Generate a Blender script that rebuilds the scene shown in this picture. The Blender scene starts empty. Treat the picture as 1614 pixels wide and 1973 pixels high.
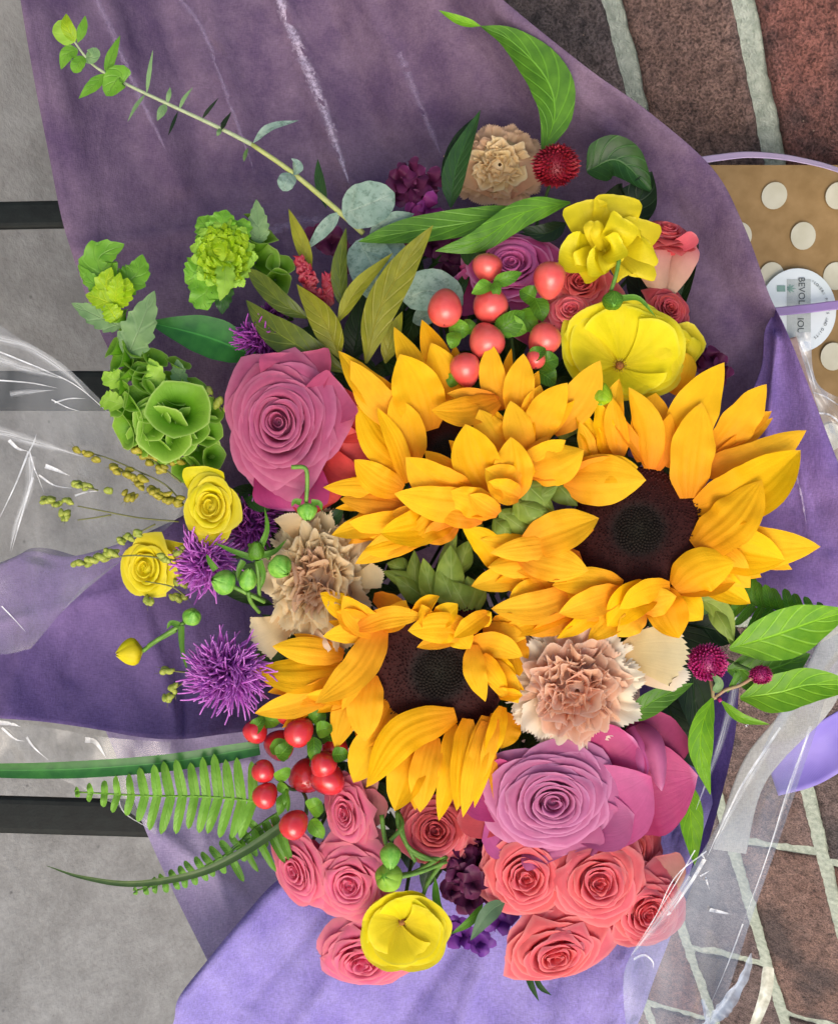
import bpy, math, random
import numpy as np
from mathutils import Vector, Matrix

# ------------------------------------------------------------------ camera, world, sun
# One unit of the builder is 1 px of the photograph at 0.45 m; U turns it into metres.
D = 2080.0
U = 0.45 / D
CX, CY = 807.0, 986.5
C = bpy.context.scene.collection

def nrm(v):
    v = np.asarray(v, float)
    return v / max(1e-9, np.linalg.norm(v))

UPC = nrm((.814, .02, .58))                 # real "up" seen from the camera
NB = nrm((-.474, -.555, .684))              # face of the brick wall
WX = nrm(np.cross(-NB, UPC))                # along the wall
WY = nrm(np.cross(UPC, WX))                 # towards the wall
FLOOR_H = 2954.0
R3 = Matrix((tuple(WX), tuple(WY), tuple(UPC)))
M = Matrix.Translation((0, 0, FLOOR_H * U)) @ R3.to_4x4()

sc = bpy.context.scene
cam_d = bpy.data.cameras.new('camera')
cam = bpy.data.objects.new('camera', cam_d); C.objects.link(cam)
cam.matrix_world = M
cam_d.sensor_fit = 'VERTICAL'; cam_d.sensor_height = 24
cam_d.lens = 24 * D / 1973.0
cam_d.clip_start = 0.01; cam_d.clip_end = 200
sc.camera = cam

SUN_C = nrm((0.12, -0.62, 0.80))
SUN_W = R3 @ Vector(SUN_C)
elev = math.asin(SUN_W.z); azim = math.atan2(SUN_W.x, SUN_W.y)
w = bpy.data.worlds.new('World'); sc.world = w; w.use_nodes = True
nt = w.node_tree
sky = nt.nodes.new('ShaderNodeTexSky'); sky.sky_type = 'NISHITA'; sky.sun_disc = False
sky.sun_elevation = elev; sky.sun_rotation = azim; sky.air_density = 1.0; sky.dust_density = 3.0
bg = nt.nodes['Background']; bg.inputs[1].default_value = 0.15
nt.links.new(sky.outputs[0], bg.inputs[0])
sd = bpy.data.lights.new('sun', 'SUN'); sd.energy = 0.8; sd.angle = math.radians(42); sd.color = (1, .955, .9)
so = bpy.data.objects.new('sun', sd); C.objects.link(so)
so.rotation_euler = (-SUN_W).to_track_quat('-Z', 'Y').to_euler()
sc.view_settings.view_transform = 'Standard'; sc.view_settings.look = 'None'
sc.view_settings.exposure = 0.6; sc.view_settings.gamma = 1
sc.cycles.transparent_max_bounces = 16
sc.cycles.max_bounces = 8

# ------------------------------------------------------------------ geometry helpers
rnd = random.Random(11)
def P(x, y, z=0.0):
    k = (D - z) / D
    return np.array(((x - CX) * k, -(y - CY) * k, z - D))

def lerp(a, b, t): return a + (b - a) * t

class MB:
    """collects vertices / faces (with uv) in camera-frame px units"""
    def __init__(s): s.v = []; s.f = []; s.uv = []; s.n = 0
    def grid(s, G, UV=None, close=False):
        nv, nu = G.shape[0], G.shape[1]
        base = s.n
        s.v.append(G.reshape(-1, 3)); s.n += nv * nu
        if UV is None:
            a, b = np.meshgrid(np.linspace(0, 1, nu), np.linspace(0, 1, nv)); UV = np.stack([a, b], -1)
        s.uv.append(UV.reshape(-1, 2))
        for i in range(nv - 1):
            for j in range(nu - 1 if not close else nu):
                j2 = (j + 1) % nu
                s.f.append((base + i*nu + j, base + i*nu + j2, base + (i+1)*nu + j2, base + (i+1)*nu + j))
    def faces(s, V, F, UV=None):
        V = np.asarray(V, float); base = s.n
        s.v.append(V); s.n += len(V)
        s.uv.append(np.zeros((len(V), 2)) if UV is None else np.asarray(UV, float))
        for f in F: s.f.append(tuple(base + k for k in f))
    def mesh(s, name, centre, mat, smooth=True):
        V = (np.concatenate(s.v) - centre) * U
        uv = np.concatenate(s.uv)
        me = bpy.data.meshes.new(name)
        me.from_pydata(V.tolist(), [], s.f)
        l = me.uv_layers.new(name='UVMap')
        idx = np.empty(len(me.loops), dtype=np.int32); me.loops.foreach_get('vertex_index', idx)
        l.data.foreach_set('uv', uv[idx].astype(np.float32).ravel())
        if smooth: me.polygons.foreach_set('use_smooth', [True] * len(me.polygons))
        me.materials.append(mat); me.update()
        return me

def setp(o, **kw):
    for k, v in kw.items():
        if v: o[k] = v
CENT = {}
def thing(name, label, cat, at, group=None, kind=None):
    o = bpy.data.objects.new(name, None); C.objects.link(o)
    c = P(*at)
    o.matrix_world = M @ Matrix.Translation(Vector(c * U))
    o.empty_display_size = 0.01
    setp(o, label=label, category=cat, group=group, kind=kind)
    CENT[o.name] = c
    return o
def part(name, mb, mat, parent, label=None, kind=None, smooth=True, thick=0):
    c = CENT[parent.name]
    me = mb.mesh(name, c, mat, smooth)
    o = bpy.data.objects.new(name, me); C.objects.link(o); o.parent = parent
    CENT[o.name] = c
    setp(o, label=label, kind=kind)
    if thick:
        md = o.modifiers.new('thickness', 'SOLIDIFY'); md.thickness = thick * U; md.offset = 0
    return o
def single(name, mb, mat, label=None, cat=None, group=None, kind=None, smooth=True, at=None):
    V = np.concatenate(mb.v); c = V.mean(0) if at is None else P(*at)
    me = mb.mesh(name, c, mat, smooth)
    o = bpy.data.objects.new(name, me); C.objects.link(o)
    o.matrix_world = M @ Matrix.Translation(Vector(c * U))
    setp(o, label=label, category=cat, group=group, kind=kind)
    CENT[o.name] = c
    return o

def spline(pts, n):
    p = np.asarray(pts, float)
    if len(p) == 2:
        t = np.linspace(0, 1, n)[:, None]; return p[0] * (1 - t) + p[1] * t
    q = np.vstack([2*p[0]-p[1], p, 2*p[-1]-p[-2]])
    m = len(p) - 1; out = []
    for s in np.linspace(0, m - 1e-6, n):
        i = int(s); t = s - i
        a, b, c_, d = q[i], q[i+1], q[i+2], q[i+3]
        out.append(.5*((2*b) + (c_-a)*t + (2*a-5*b+4*c_-d)*t*t + (3*b-a-3*c_+d)*t**3))
    return np.array(out)

PROF = {
 'petal': ([0, .06, .2, .45, .62, .78, .9, .97, 1], [.40, .56, .88, 1, .95, .70, .38, .13, .0]),
 'rpetal': ([0, .1, .3, .6, .8, .92, .97, 1], [.35, .55, .85, 1, .93, .68, .42, .1]),
 'trunc': ([0, .2, .5, .8, .93, 1], [.7, .9, 1, .95, .7, .35]),
 'leaf': ([0, .06, .2, .4, .6, .8, .92, 1], [.08, .28, .78, 1, .9, .52, .24, .01]),
 'ovate': ([0, .06, .2, .4, .65, .85, .95, 1], [.1, .45, .92, 1, .8, .42, .16, .01]),
 'round': ([0, .05, .2, .45, .7, .88, .96, 1], [.1, .5, .88, 1, .92, .62, .36, .04]),
 'strap': ([0, .1, .5, .8, .93, 1], [.85, 1, 1, .8, .5, .05]),
 'fan': ([0, .2, .5, .8, 1], [.14, .26, .6, .9, 1]),
 'scoop': ([0, .1, .4, .72, .9, .97, 1], [.5, .64, .92, 1, .78, .45, .2]),
 'guard': ([0, .2, .5, .8, .94, 1], [.16, .34, .72, 1, .97, .86]),
 'band': ([0, 1], [1, 1]),
 'taper': ([0, .3, .7, 1], [1, .9, .55, .05]),
}
def prof(kind, t):
    a, b = PROF[kind]
    y = np.interp(t, a, b)
    y2 = (np.interp(np.clip(t-.03, 0, 1), a, b) + np.interp(np.clip(t+.03, 0, 1), a, b) + y) / 3
    return np.where((t > .04) & (t < .96), y2, y)

def blade(pts, wd, kind='petal', cup=0., crease=0., roll=0., roll2=None, ruf=0., rn=3., nu=8, nv=14, seed=None,
          wob=0., veins=0., tooth=0., tn=9, curl=0., nhint=(0, 0, 1), mb=None, frame=False):
    """a petal or leaf along pts [(x,y,z)...] in photo px; wd = width in px"""
    r = random.Random(seed if seed is not None else hash((round(pts[0][0]), round(pts[-1][1]), wd)) & 0xffff)
    S = spline(pts, nv + 1)
    if not frame: Q = np.array([P(*p) for p in S])
    else: Q = S
    T = np.gradient(Q, axis=0); T /= np.linalg.norm(T, axis=1)[:, None] + 1e-9
    t = np.linspace(0, 1, nv + 1)
    hw = .5 * wd * prof(kind, t)
    if wob: hw = hw * (1 + wob * np.sin(t * 9 + r.uniform(0, 6)))
    if tooth: hw = hw * (1 + tooth * (((t * tn) % 1) - .5))
    N0 = nrm(nhint)
    u = np.linspace(-1, 1, nu + 1)
    G = np.zeros((nv + 1, nu + 1, 3))
    ph1, ph2 = r.uniform(0, 6), r.uniform(0, 6)
    r2 = roll if roll2 is None else roll2
    for i in range(nv + 1):
        side = nrm(np.cross(T[i], N0)); nn = nrm(np.cross(side, T[i]))
        if np.dot(nn, N0) < 0: nn = -nn
        a = math.radians(lerp(roll, r2, t[i]))
        s2 = side * math.cos(a) + nn * math.sin(a); n2 = nn * math.cos(a) - side * math.sin(a)
        au = np.abs(u)
        h = hw[i] * (cup * u * u + crease * au) + -veins * hw[i] * (np.exp(-((au - .36) / .12) ** 2) + .6 * np.exp(-(u / .1) ** 2)) * math.sin(math.pi * min(1, t[i] * 1.05)) ** .6
        if ruf: h = h + ruf * wd * (au ** 1.5) * np.where(u > 0, math.sin(t[i] * rn * 6.28 + ph1), math.sin(t[i] * rn * 6.28 + ph2)) * math.sin(math.pi * min(1, t[i] * 1.1))
        off = u * hw[i]
        if curl:   # wrap the cross-section round an arc
            ang = u * curl; off = hw[i] * np.sin(ang) / curl; h = h + hw[i] * (1 - np.cos(ang)) / curl
        G[i] = Q[i] + off[:, None] * s2 + h[:, None] * n2
    m = mb or MB(); m.grid(G)
    return m

def tube(pts, r0, r1=None, n=6, seg=None, mb=None, frame=False, cap=True):
    if r1 is None: r1 = r0
    seg = seg or max(2, (len(pts) - 1) * 5)
    S = spline(pts, seg + 1)
    Q = S if frame else np.array([P(*p) for p in S])
    T = np.gradient(Q, axis=0); T /= np.linalg.norm(T, axis=1)[:, None] + 1e-9
    G = np.zeros((seg + 1, n, 3))
    ref = np.array((.3, .2, 1.)) if abs(nrm(T[0])[2]) < .9 else np.array((1., .1, 0))
    for i in range(seg + 1):
        a = nrm(np.cross(T[i], ref)); b = np.cross(T[i], a)
        rr = lerp(r0, r1, i / seg)
        for k in range(n):
            an = 6.2832 * k / n
            G[i, k] = Q[i] + rr * (math.cos(an) * a + math.sin(an) * b)
    m = mb or MB(); b0 = m.n
    m.grid(G, close=True)
    if cap:
        m.f.append(tuple(b0 + k for k in range(n))[::-1]); m.f.append(tuple(b0 + seg * n + k for k in range(n)))
    return m

def basis(ax):
    a = nrm(ax); r = np.array((1., 0, 0)) if abs(a[0]) < .9 else np.array((0, 1., 0))
    e1 = nrm(np.cross(np.cross(a, r), a)); e2 = np.cross(a, e1)
    return e1, e2, a
def lathe(c, ax, prf, n=14, mb=None, squash=(1, 1), lobes=0, la=0., rot=0., jit=0., sd=0):
    """prf: list of (radius, height) along axis ax from centre c (camera frame)"""
    e1, e2, a = basis(ax); rr = random.Random(sd)
    G = np.zeros((len(prf), n, 3))
    for i, (r, h) in enumerate(prf):
        for k in range(n):
            an = 6.2832 * k / n + rot
            f = 1 + (la * math.cos(lobes * an) if lobes else 0) + (rr.uniform(-jit, jit) if jit else 0)
            G[i, k] = c + e1 * (r * f * math.cos(an) * squash[0]) + e2 * (r * f * math.sin(an) * squash[1]) + a * h
    m = mb or MB(); m.grid(G, close=True)
    return m
def ball(c, ax, r, rl, n=14, m=10, mb=None, pw=1., pinch=0.):
    pr = []
    for i in range(m + 1):
        th = math.pi * i / m
        s = math.sin(th)
        pr.append((max(.02, r * (s ** pw) * (1 + pinch * math.cos(th))), -rl * math.cos(th)))
    return lathe(c, ax, pr, n, mb)

def wiggle(x, y, s, sd=0):
    return (math.sin(x / s + sd) * math.cos(y / s * 1.31 + sd * 2.1) + .6 * math.sin(x / s * 2.3 + y / s * 1.9 + sd * 3.7)
            + .35 * math.sin(-x / s * 4.7 + y / s * 3.1 + sd))
def sheet(A, B, amp=6, sc_=90, nu=24, nv=30, sd=0, bow=0., folds=(), mb=None, sharp=0):
    """sheet between polylines A and B (photo px + depth)"""
    a = spline(A, nv + 1); b = spline(B, nv + 1)
    G = np.zeros((nv + 1, nu + 1, 3))
    for i in range(nv + 1):
        for j in range(nu + 1):
            t = j / nu
            p = a[i] * (1 - t) + b[i] * t
            z = p[2] + amp * wiggle(p[0], p[1], sc_, sd) + bow * math.sin(math.pi * t)
            for (fx, fy, fx2, fy2, fa, fw) in folds:
                dx, dy = fx2 - fx, fy2 - fy; L = math.hypot(dx, dy)
                d = ((p[0]-fx) * dy - (p[1]-fy) * dx) / L; s = ((p[0]-fx) * dx + (p[1]-fy) * dy) / L
                if -60 < s < L + 60: z += 1.7 * fa * math.exp(-abs(d) / fw)
            G[i, j] = P(p[0], p[1], z)
    m = mb or MB(); m.grid(G)
    return m

# ------------------------------------------------------------------ materials
def lin(c):
    return tuple(((v / 255) / 12.92 if v <= 10 else (((v / 255) + .055) / 1.055) ** 2.4) for v in c) + (1,)
class NT:
    def __init__(s, name):
        s.m = bpy.data.materials.new(name); s.m.use_nodes = True; s.t = s.m.node_tree; s.t.nodes.clear()
        s.out = s.t.nodes.new('ShaderNodeOutputMaterial')
    def n(s, typ, **kw):
        x = s.t.nodes.new('ShaderNode' + typ)
        for k, v in kw.items():
            if k.startswith('i_'): x.inputs[k[2:].replace('_', ' ')].default_value = v
            elif k[0] == 'I': x.inputs[int(k[1:])].default_value = v
            else: setattr(x, k, v)
        return x
    def l(s, a, b): s.t.links.new(a, b)
    def ramp(s, src, stops):
        r = s.n('ValToRGB'); e = r.color_ramp.elements
        while len(e) < len(stops): e.new(.5)
        for k, (p, c) in enumerate(stops): e[k].position = p; e[k].color = c if len(c) == 4 else lin(c)
        s.l(src, r.inputs[0]); return r
    def mix(s, a, b, f, mode='MIX'):
        x = s.n('Mix', data_type='RGBA', blend_type=mode)
        for k, v in ((0, f), (6, a), (7, b)):
            if isinstance(v, (int, float, tuple)): x.inputs[k].default_value = v
            else: s.l(v, x.inputs[k])
        return x.outputs[2]

def petal_mat(name, cols, rough=.5, transl=.25, vein=.3, vs=22, mottle=.12, edge=None, edgew=.12, spec=.3, side=None, tsc=900.):
    """cols: colours from base to tip along v (real pigment); edge: colour of rim at v=1"""
    k = NT(name)
    uv = k.n('UVMap'); sp = k.n('SeparateXYZ'); k.l(uv.outputs[0], sp.inputs[0])
    tc = k.n('TexCoord')
    st = [(i / max(1, len(cols) - 1), c) for i, c in enumerate(cols)]
    if edge: st = [(p * (1 - edgew * 1.5), c) for p, c in st] + [(1 - edgew * .3, edge)]
    col = k.ramp(sp.outputs[1], st).outputs[0]
    no = k.n('TexNoise', I2=tsc * .25); no.inputs['Detail'].default_value = 4
    k.l(tc.outputs['Object'], no.inputs['Vector'])
    mo = k.n('MapRange', I1=.3, I2=.7, I3=1 - mottle, I4=1 + mottle * .6); k.l(no.outputs[0], mo.inputs[0])
    hs = k.n('HueSaturation'); k.l(mo.outputs[0], hs.inputs['Value']); k.l(col, hs.inputs['Color'])
    oi = k.n('ObjectInfo'); mh = k.n('MapRange', I3=.493, I4=.504); k.l(oi.outputs['Random'], mh.inputs[0]); k.l(mh.outputs[0], hs.inputs['Hue'])
    ms = k.n('MapRange', I3=.982, I4=1.0); k.l(oi.outputs['Random'], ms.inputs[0]); k.l(ms.outputs[0], hs.inputs['Saturation'])
    colo = hs.outputs[0]
    # veins: stretched noise across u
    mp = k.n('Mapping'); mp.inputs['Scale'].default_value = (vs, 1.2, 1); k.l(uv.outputs[0], mp.inputs[0])
    vn = k.n('TexNoise', I2=1.0); vn.inputs['Detail'].default_value = 3; k.l(mp.outputs[0], vn.inputs['Vector'])
    add = k.n('Math', operation='ADD'); k.l(vn.outputs[0], add.inputs[0])
    n2 = k.n('TexNoise', I2=tsc * 1.6); k.l(tc.outputs['Object'], n2.inputs['Vector'])
    m2 = k.n('Math', operation='MULTIPLY', I1=.25); k.l(n2.outputs[0], m2.inputs[0]); k.l(m2.outputs[0], add.inputs[1])
    bp = k.n('Bump', i_Strength=vein, i_Distance=.0006); k.l(add.outputs[0], bp.inputs['Height'])
    pb = k.n('BsdfPrincipled', i_Roughness=rough); pb.inputs['Specular IOR Level'].default_value = spec
    k.l(colo, pb.inputs['Base Color']); k.l(bp.outputs[0], pb.inputs['Normal'])
    tr = k.n('BsdfTranslucent'); k.l(colo, tr.inputs[0]); k.l(bp.outputs[0], tr.inputs['Normal'])
    mx = k.n('MixShader', I0=transl); k.l(pb.outputs[0], mx.inputs[1]); k.l(tr.outputs[0], mx.inputs[2])
    k.l(mx.outputs[0], k.out.inputs[0])
    return k.m

def leaf_mat(name, c1, c2, mid=None, rough=.42, transl=.22, vscale=7., spec=.35, vb=.5, powder=0.):
    k = NT(name)
    uv = k.n('UVMap'); sp = k.n('SeparateXYZ'); k.l(uv.outputs[0], sp.inputs[0]); tc = k.n('TexCoord')
    no = k.n('TexNoise', I2=170.); no.inputs['Detail'].default_value = 5; k.l(tc.outputs['Object'], no.inputs['Vector'])
    col = k.ramp(no.outputs[0], [(.3, c1), (.7, c2)]).outputs[0]
    # side veins slanting from the midrib
    du = k.n('Math', operation='SUBTRACT', I1=.5); k.l(sp.outputs[0], du.inputs[0])
    ab = k.n('Math', operation='ABSOLUTE'); k.l(du.outputs[0], ab.inputs[0])
    a1 = k.n('Math', operation='MULTIPLY', I1=-.55); k.l(ab.outputs[0], a1.inputs[0])
    a2 = k.n('Math', operation='ADD'); k.l(sp.outputs[1], a2.inputs[0]); k.l(a1.outputs[0], a2.inputs[1])
    a3 = k.n('Math', operation='MULTIPLY', I1=vscale * 6.283); k.l(a2.outputs[0], a3.inputs[0])
    sn = k.n('Math', operation='SINE'); k.l(a3.outputs[0], sn.inputs[0])
    vr = k.n('MapRange', I1=.75, I2=1., I3=0., I4=1.); k.l(sn.outputs[0], vr.inputs[0])
    mr = k.n('MapRange', I1=.0, I2=.035, I3=1., I4=0.); k.l(ab.outputs[0], mr.inputs[0])
    vm = k.n('Math', operation='MAXIMUM'); k.l(mr.outputs[0], vm.inputs[0])
    v5 = k.n('Math', operation='MULTIPLY', I1=.45); k.l(vr.outputs[0], v5.inputs[0]); k.l(v5.outputs[0], vm.inputs[1])
    mc = lin(mid) if mid else lin(tuple(min(255, c * 1.35 + 12) for c in c2))
    fv = k.n('Math', operation='MULTIPLY', I1=.55); k.l(vm.outputs[0], fv.inputs[0])
    col = k.mix(col, mc, fv.outputs[0])
    if powder:
        pn = k.n('TexNoise', I2=420.); pn.inputs['Detail'].default_value = 6; pn.inputs['Roughness'].default_value = .7
        k.l(tc.outputs['Object'], pn.inputs['Vector'])
        pr = k.n('MapRange', I1=.5, I2=.62, I3=0., I4=powder); k.l(pn.outputs[0], pr.inputs[0])
        col = k.mix(col, lin((62, 96, 80)), pr.outputs[0])
    oi = k.n('ObjectInfo'); mh = k.n('MapRange', I3=.88, I4=1.1); k.l(oi.outputs['Random'], mh.inputs[0])
    hs = k.n('HueSaturation'); k.l(mh.outputs[0], hs.inputs['Value']); k.l(col, hs.inputs['Color']); col = hs.outputs[0]
    bp = k.n('Bump', i_Strength=vb, i_Distance=.0007); bp.invert = True; k.l(vm.outputs[0], bp.inputs['Height'])
    b2 = k.n('Bump', i_Strength=.35, i_Distance=.0006); k.l(no.outputs[0], b2.inputs['Height']); k.l(bp.outputs[0], b2.inputs['Normal'])
    pb = k.n('BsdfPrincipled', i_Roughness=rough); pb.inputs['Specular IOR Level'].default_value = spec
    k.l(col, pb.inputs['Base Color']); k.l(b2.outputs[0], pb.inputs['Normal'])
    tr = k.n('BsdfTranslucent'); k.l(col, tr.inputs[0])
    mx = k.n('MixShader', I0=transl); k.l(pb.outputs[0], mx.inputs[1]); k.l(tr.outputs[0], mx.inputs[2])
    k.l(mx.outputs[0], k.out.inputs[0])
    return k.m

def plain_mat(name, c1, c2=None, rough=.5, spec=.4, sc_=300., bump=.3, bd=.0008, coat=0., p=(.35, .65), metal=0., detail=6, extra=None):
    k = NT(name); tc = k.n('TexCoord')
    no = k.n('TexNoise', I2=sc_); no.inputs['Detail'].default_value = detail; k.l(tc.outputs['Object'], no.inputs['Vector'])
    col = k.ramp(no.outputs[0], [(p[0], c1), (p[1], c2 or c1)]).outputs[0]
    n2 = k.n('TexNoise', I2=sc_ * 4); n2.inputs['Detail'].default_value = 4; k.l(tc.outputs['Object'], n2.inputs['Vector'])
    bp = k.n('Bump', i_Strength=bump, i_Distance=bd); k.l(n2.outputs[0], bp.inputs['Height'])
    pb = k.n('BsdfPrincipled', i_Roughness=rough, i_Metallic=metal); pb.inputs['Specular IOR Level'].default_value = spec
    pb.inputs['Coat Weight'].default_value = coat; pb.inputs['Coat Roughness'].default_value = .15
    k.l(col, pb.inputs['Base Color']); k.l(bp.outputs[0], pb.inputs['Normal']); k.l(pb.outputs[0], k.out.inputs[0])
    return k.m

def tissue_mat(name, c1, c2, through=.12, transl=.35, fs=1.0):
    """thin fibrous wrapping paper"""
    k = NT(name); tc = k.n('TexCoord')
    n1 = k.n('TexNoise', I2=34.); n1.inputs['Detail'].default_value = 7; n1.inputs['Roughness'].default_value = .65
    k.l(tc.outputs['Object'], n1.inputs['Vector'])
    mp = k.n('Mapping'); mp.inputs['Scale'].default_value = (2200 * fs, 500 * fs, 900 * fs); mp.inputs['Rotation'].default_value = (0, 0, .25); k.l(tc.outputs['Object'], mp.inputs[0])
    n2 = k.n('TexNoise', I2=1.); n2.inputs['Detail'].default_value = 3; k.l(mp.outputs[0], n2.inputs['Vector'])
    mp3 = k.n('Mapping'); mp3.inputs['Scale'].default_value = (420 * fs, 1900 * fs, 900 * fs); k.l(tc.outputs['Object'], mp3.inputs[0])
    n3 = k.n('TexNoise', I2=1.); n3.inputs['Detail'].default_value = 3; k.l(mp3.outputs[0], n3.inputs['Vector'])
    a = k.n('Math', operation='ADD'); k.l(n2.outputs[0], a.inputs[0]); k.l(n3.outputs[0], a.inputs[1])
    fr = k.n('MapRange', I1=.75, I2=1.25, I3=.84, I4=1.14); k.l(a.outputs[0], fr.inputs[0])
    col = k.ramp(n1.outputs[0], [(.34, c1), (.66, c2)]).outputs[0]
    hs = k.n('HueSaturation'); k.l(fr.outputs[0], hs.inputs['Value']); k.l(col, hs.inputs['Color'])
    bp = k.n('Bump', i_Strength=.45, i_Distance=.0004); k.l(a.outputs[0], bp.inputs['Height'])
    mpw = k.n('Mapping'); mpw.inputs['Scale'].default_value = (48, 14, 30); mpw.inputs['Rotation'].default_value = (0, 0, .3); k.l(tc.outputs['Object'], mpw.inputs[0])
    nw = k.n('TexNoise', I2=1.); nw.inputs['Detail'].default_value = 4; k.l(mpw.outputs[0], nw.inputs['Vector'])
    b2 = k.n('Bump', i_Strength=.5, i_Distance=.007); k.l(nw.outputs[0], b2.inputs['Height']); k.l(bp.outputs[0], b2.inputs['Normal'])
    df = k.n('BsdfDiffuse'); k.l(hs.outputs[0], df.inputs[0]); k.l(b2.outputs[0], df.inputs['Normal'])
    tr = k.n('BsdfTranslucent'); k.l(hs.outputs[0], tr.inputs[0]); k.l(b2.outputs[0], tr.inputs['Normal'])
    tp = k.n('BsdfTransparent'); tp.inputs[0].default_value = lin(tuple(min(255, c + 60) for c in c2))
    m1 = k.n('MixShader', I0=transl); k.l(df.outputs[0], m1.inputs[1]); k.l(tr.outputs[0], m1.inputs[2])
    m2 = k.n('MixShader', I0=through); k.l(m1.outputs[0], m2.inputs[1]); k.l(tp.outputs[0], m2.inputs[2])
    k.l(m2.outputs[0], k.out.inputs[0])
    return k.m

def film_mat(name, milk=.06, gloss=.25, tint=(244, 244, 244), sc_=60.):
    """clear cellophane"""
    k = NT(name); tc = k.n('TexCoord')
    n1 = k.n('TexNoise', I2=sc_); n1.inputs['Detail'].default_value = 3; k.l(tc.outputs['Object'], n1.inputs['Vector'])
    bp = k.n('Bump', i_Strength=.25, i_Distance=.003); k.l(n1.outputs[0], bp.inputs['Height'])
    lw = k.n('LayerWeight', I0=.35); k.l(bp.outputs[0], lw.inputs['Normal'])
    fr = k.n('MapRange', I3=gloss * .12, I4=gloss * 1.3); k.l(lw.outputs['Fresnel'], fr.inputs[0])
    gl = k.n('BsdfGlossy', i_Roughness=.22); gl.inputs[0].default_value = (1, 1, 1, 1); k.l(bp.outputs[0], gl.inputs['Normal'])
    tp = k.n('BsdfTransparent'); tp.inputs[0].default_value = lin(tint)
    df = k.n('BsdfDiffuse'); df.inputs[0].default_value = lin((225, 225, 224))
    mpm = k.n('Mapping'); mpm.inputs['Scale'].default_value = (40, 9, 20); mpm.inputs['Rotation'].default_value = (0, 0, .5); k.l(tc.outputs['Object'], mpm.inputs[0])
    nm = k.n('TexNoise', I2=1.); nm.inputs['Detail'].default_value = 5; k.l(mpm.outputs[0], nm.inputs['Vector'])
    mr = k.n('MapRange', I1=.4, I2=.75, I3=milk * .5, I4=milk * 2.4); k.l(nm.outputs[0], mr.inputs[0])
    m1 = k.n('MixShader'); k.l(mr.outputs[0], m1.inputs[0]); k.l(tp.outputs[0], m1.inputs[1]); k.l(df.outputs[0], m1.inputs[2])
    m2 = k.n('MixShader'); k.l(fr.outputs[0], m2.inputs[0]); k.l(m1.outputs[0], m2.inputs[1]); k.l(gl.outputs[0], m2.inputs[2])
    k.l(m2.outputs[0], k.out.inputs[0])
    return k.m

def streak_mat(name, c, amount=.6, sc_=700.):
    """broken whitish scuff along a crease"""
    k = NT(name); tc = k.n('TexCoord'); uv = k.n('UVMap'); sp = k.n('SeparateXYZ'); k.l(uv.outputs[0], sp.inputs[0])
    n1 = k.n('TexNoise', I2=sc_); n1.inputs['Detail'].default_value = 6; n1.inputs['Roughness'].default_value = .7; k.l(tc.outputs['Object'], n1.inputs['Vector'])
    a = k.n('Math', operation='SUBTRACT', I1=.5); k.l(sp.outputs[0], a.inputs[0]); b = k.n('Math', operation='ABSOLUTE'); k.l(a.outputs[0], b.inputs[0])
    e = k.n('MapRange', I1=0., I2=.5, I3=.22, I4=-.25); k.l(b.outputs[0], e.inputs[0])
    s = k.n('Math', operation='ADD'); k.l(n1.outputs[0], s.inputs[0]); k.l(e.outputs[0], s.inputs[1])
    f = k.n('MapRange', I1=.42, I2=.78, I3=0., I4=amount); k.l(s.outputs[0], f.inputs[0])
    df = k.n('BsdfDiffuse'); df.inputs[0].default_value = lin(c); tp = k.n('BsdfTransparent')
    m = k.n('MixShader'); k.l(f.outputs[0], m.inputs[0]); k.l(tp.outputs[0], m.inputs[1]); k.l(df.outputs[0], m.inputs[2])
    k.l(m.outputs[0], k.out.inputs[0]); return k.m

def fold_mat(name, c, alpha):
    """fold of clear film, its bright glint painted in glossy white, part see-through"""
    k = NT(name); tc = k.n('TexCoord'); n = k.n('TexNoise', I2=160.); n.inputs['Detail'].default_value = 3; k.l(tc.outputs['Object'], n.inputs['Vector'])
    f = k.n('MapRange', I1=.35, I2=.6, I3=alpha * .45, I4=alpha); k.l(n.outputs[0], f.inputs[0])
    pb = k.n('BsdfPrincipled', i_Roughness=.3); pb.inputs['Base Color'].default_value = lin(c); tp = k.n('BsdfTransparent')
    m = k.n('MixShader'); k.l(f.outputs[0], m.inputs[0]); k.l(tp.outputs[0], m.inputs[1]); k.l(pb.outputs[0], m.inputs[2]); k.l(m.outputs[0], k.out.inputs[0]); return k.m

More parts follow.
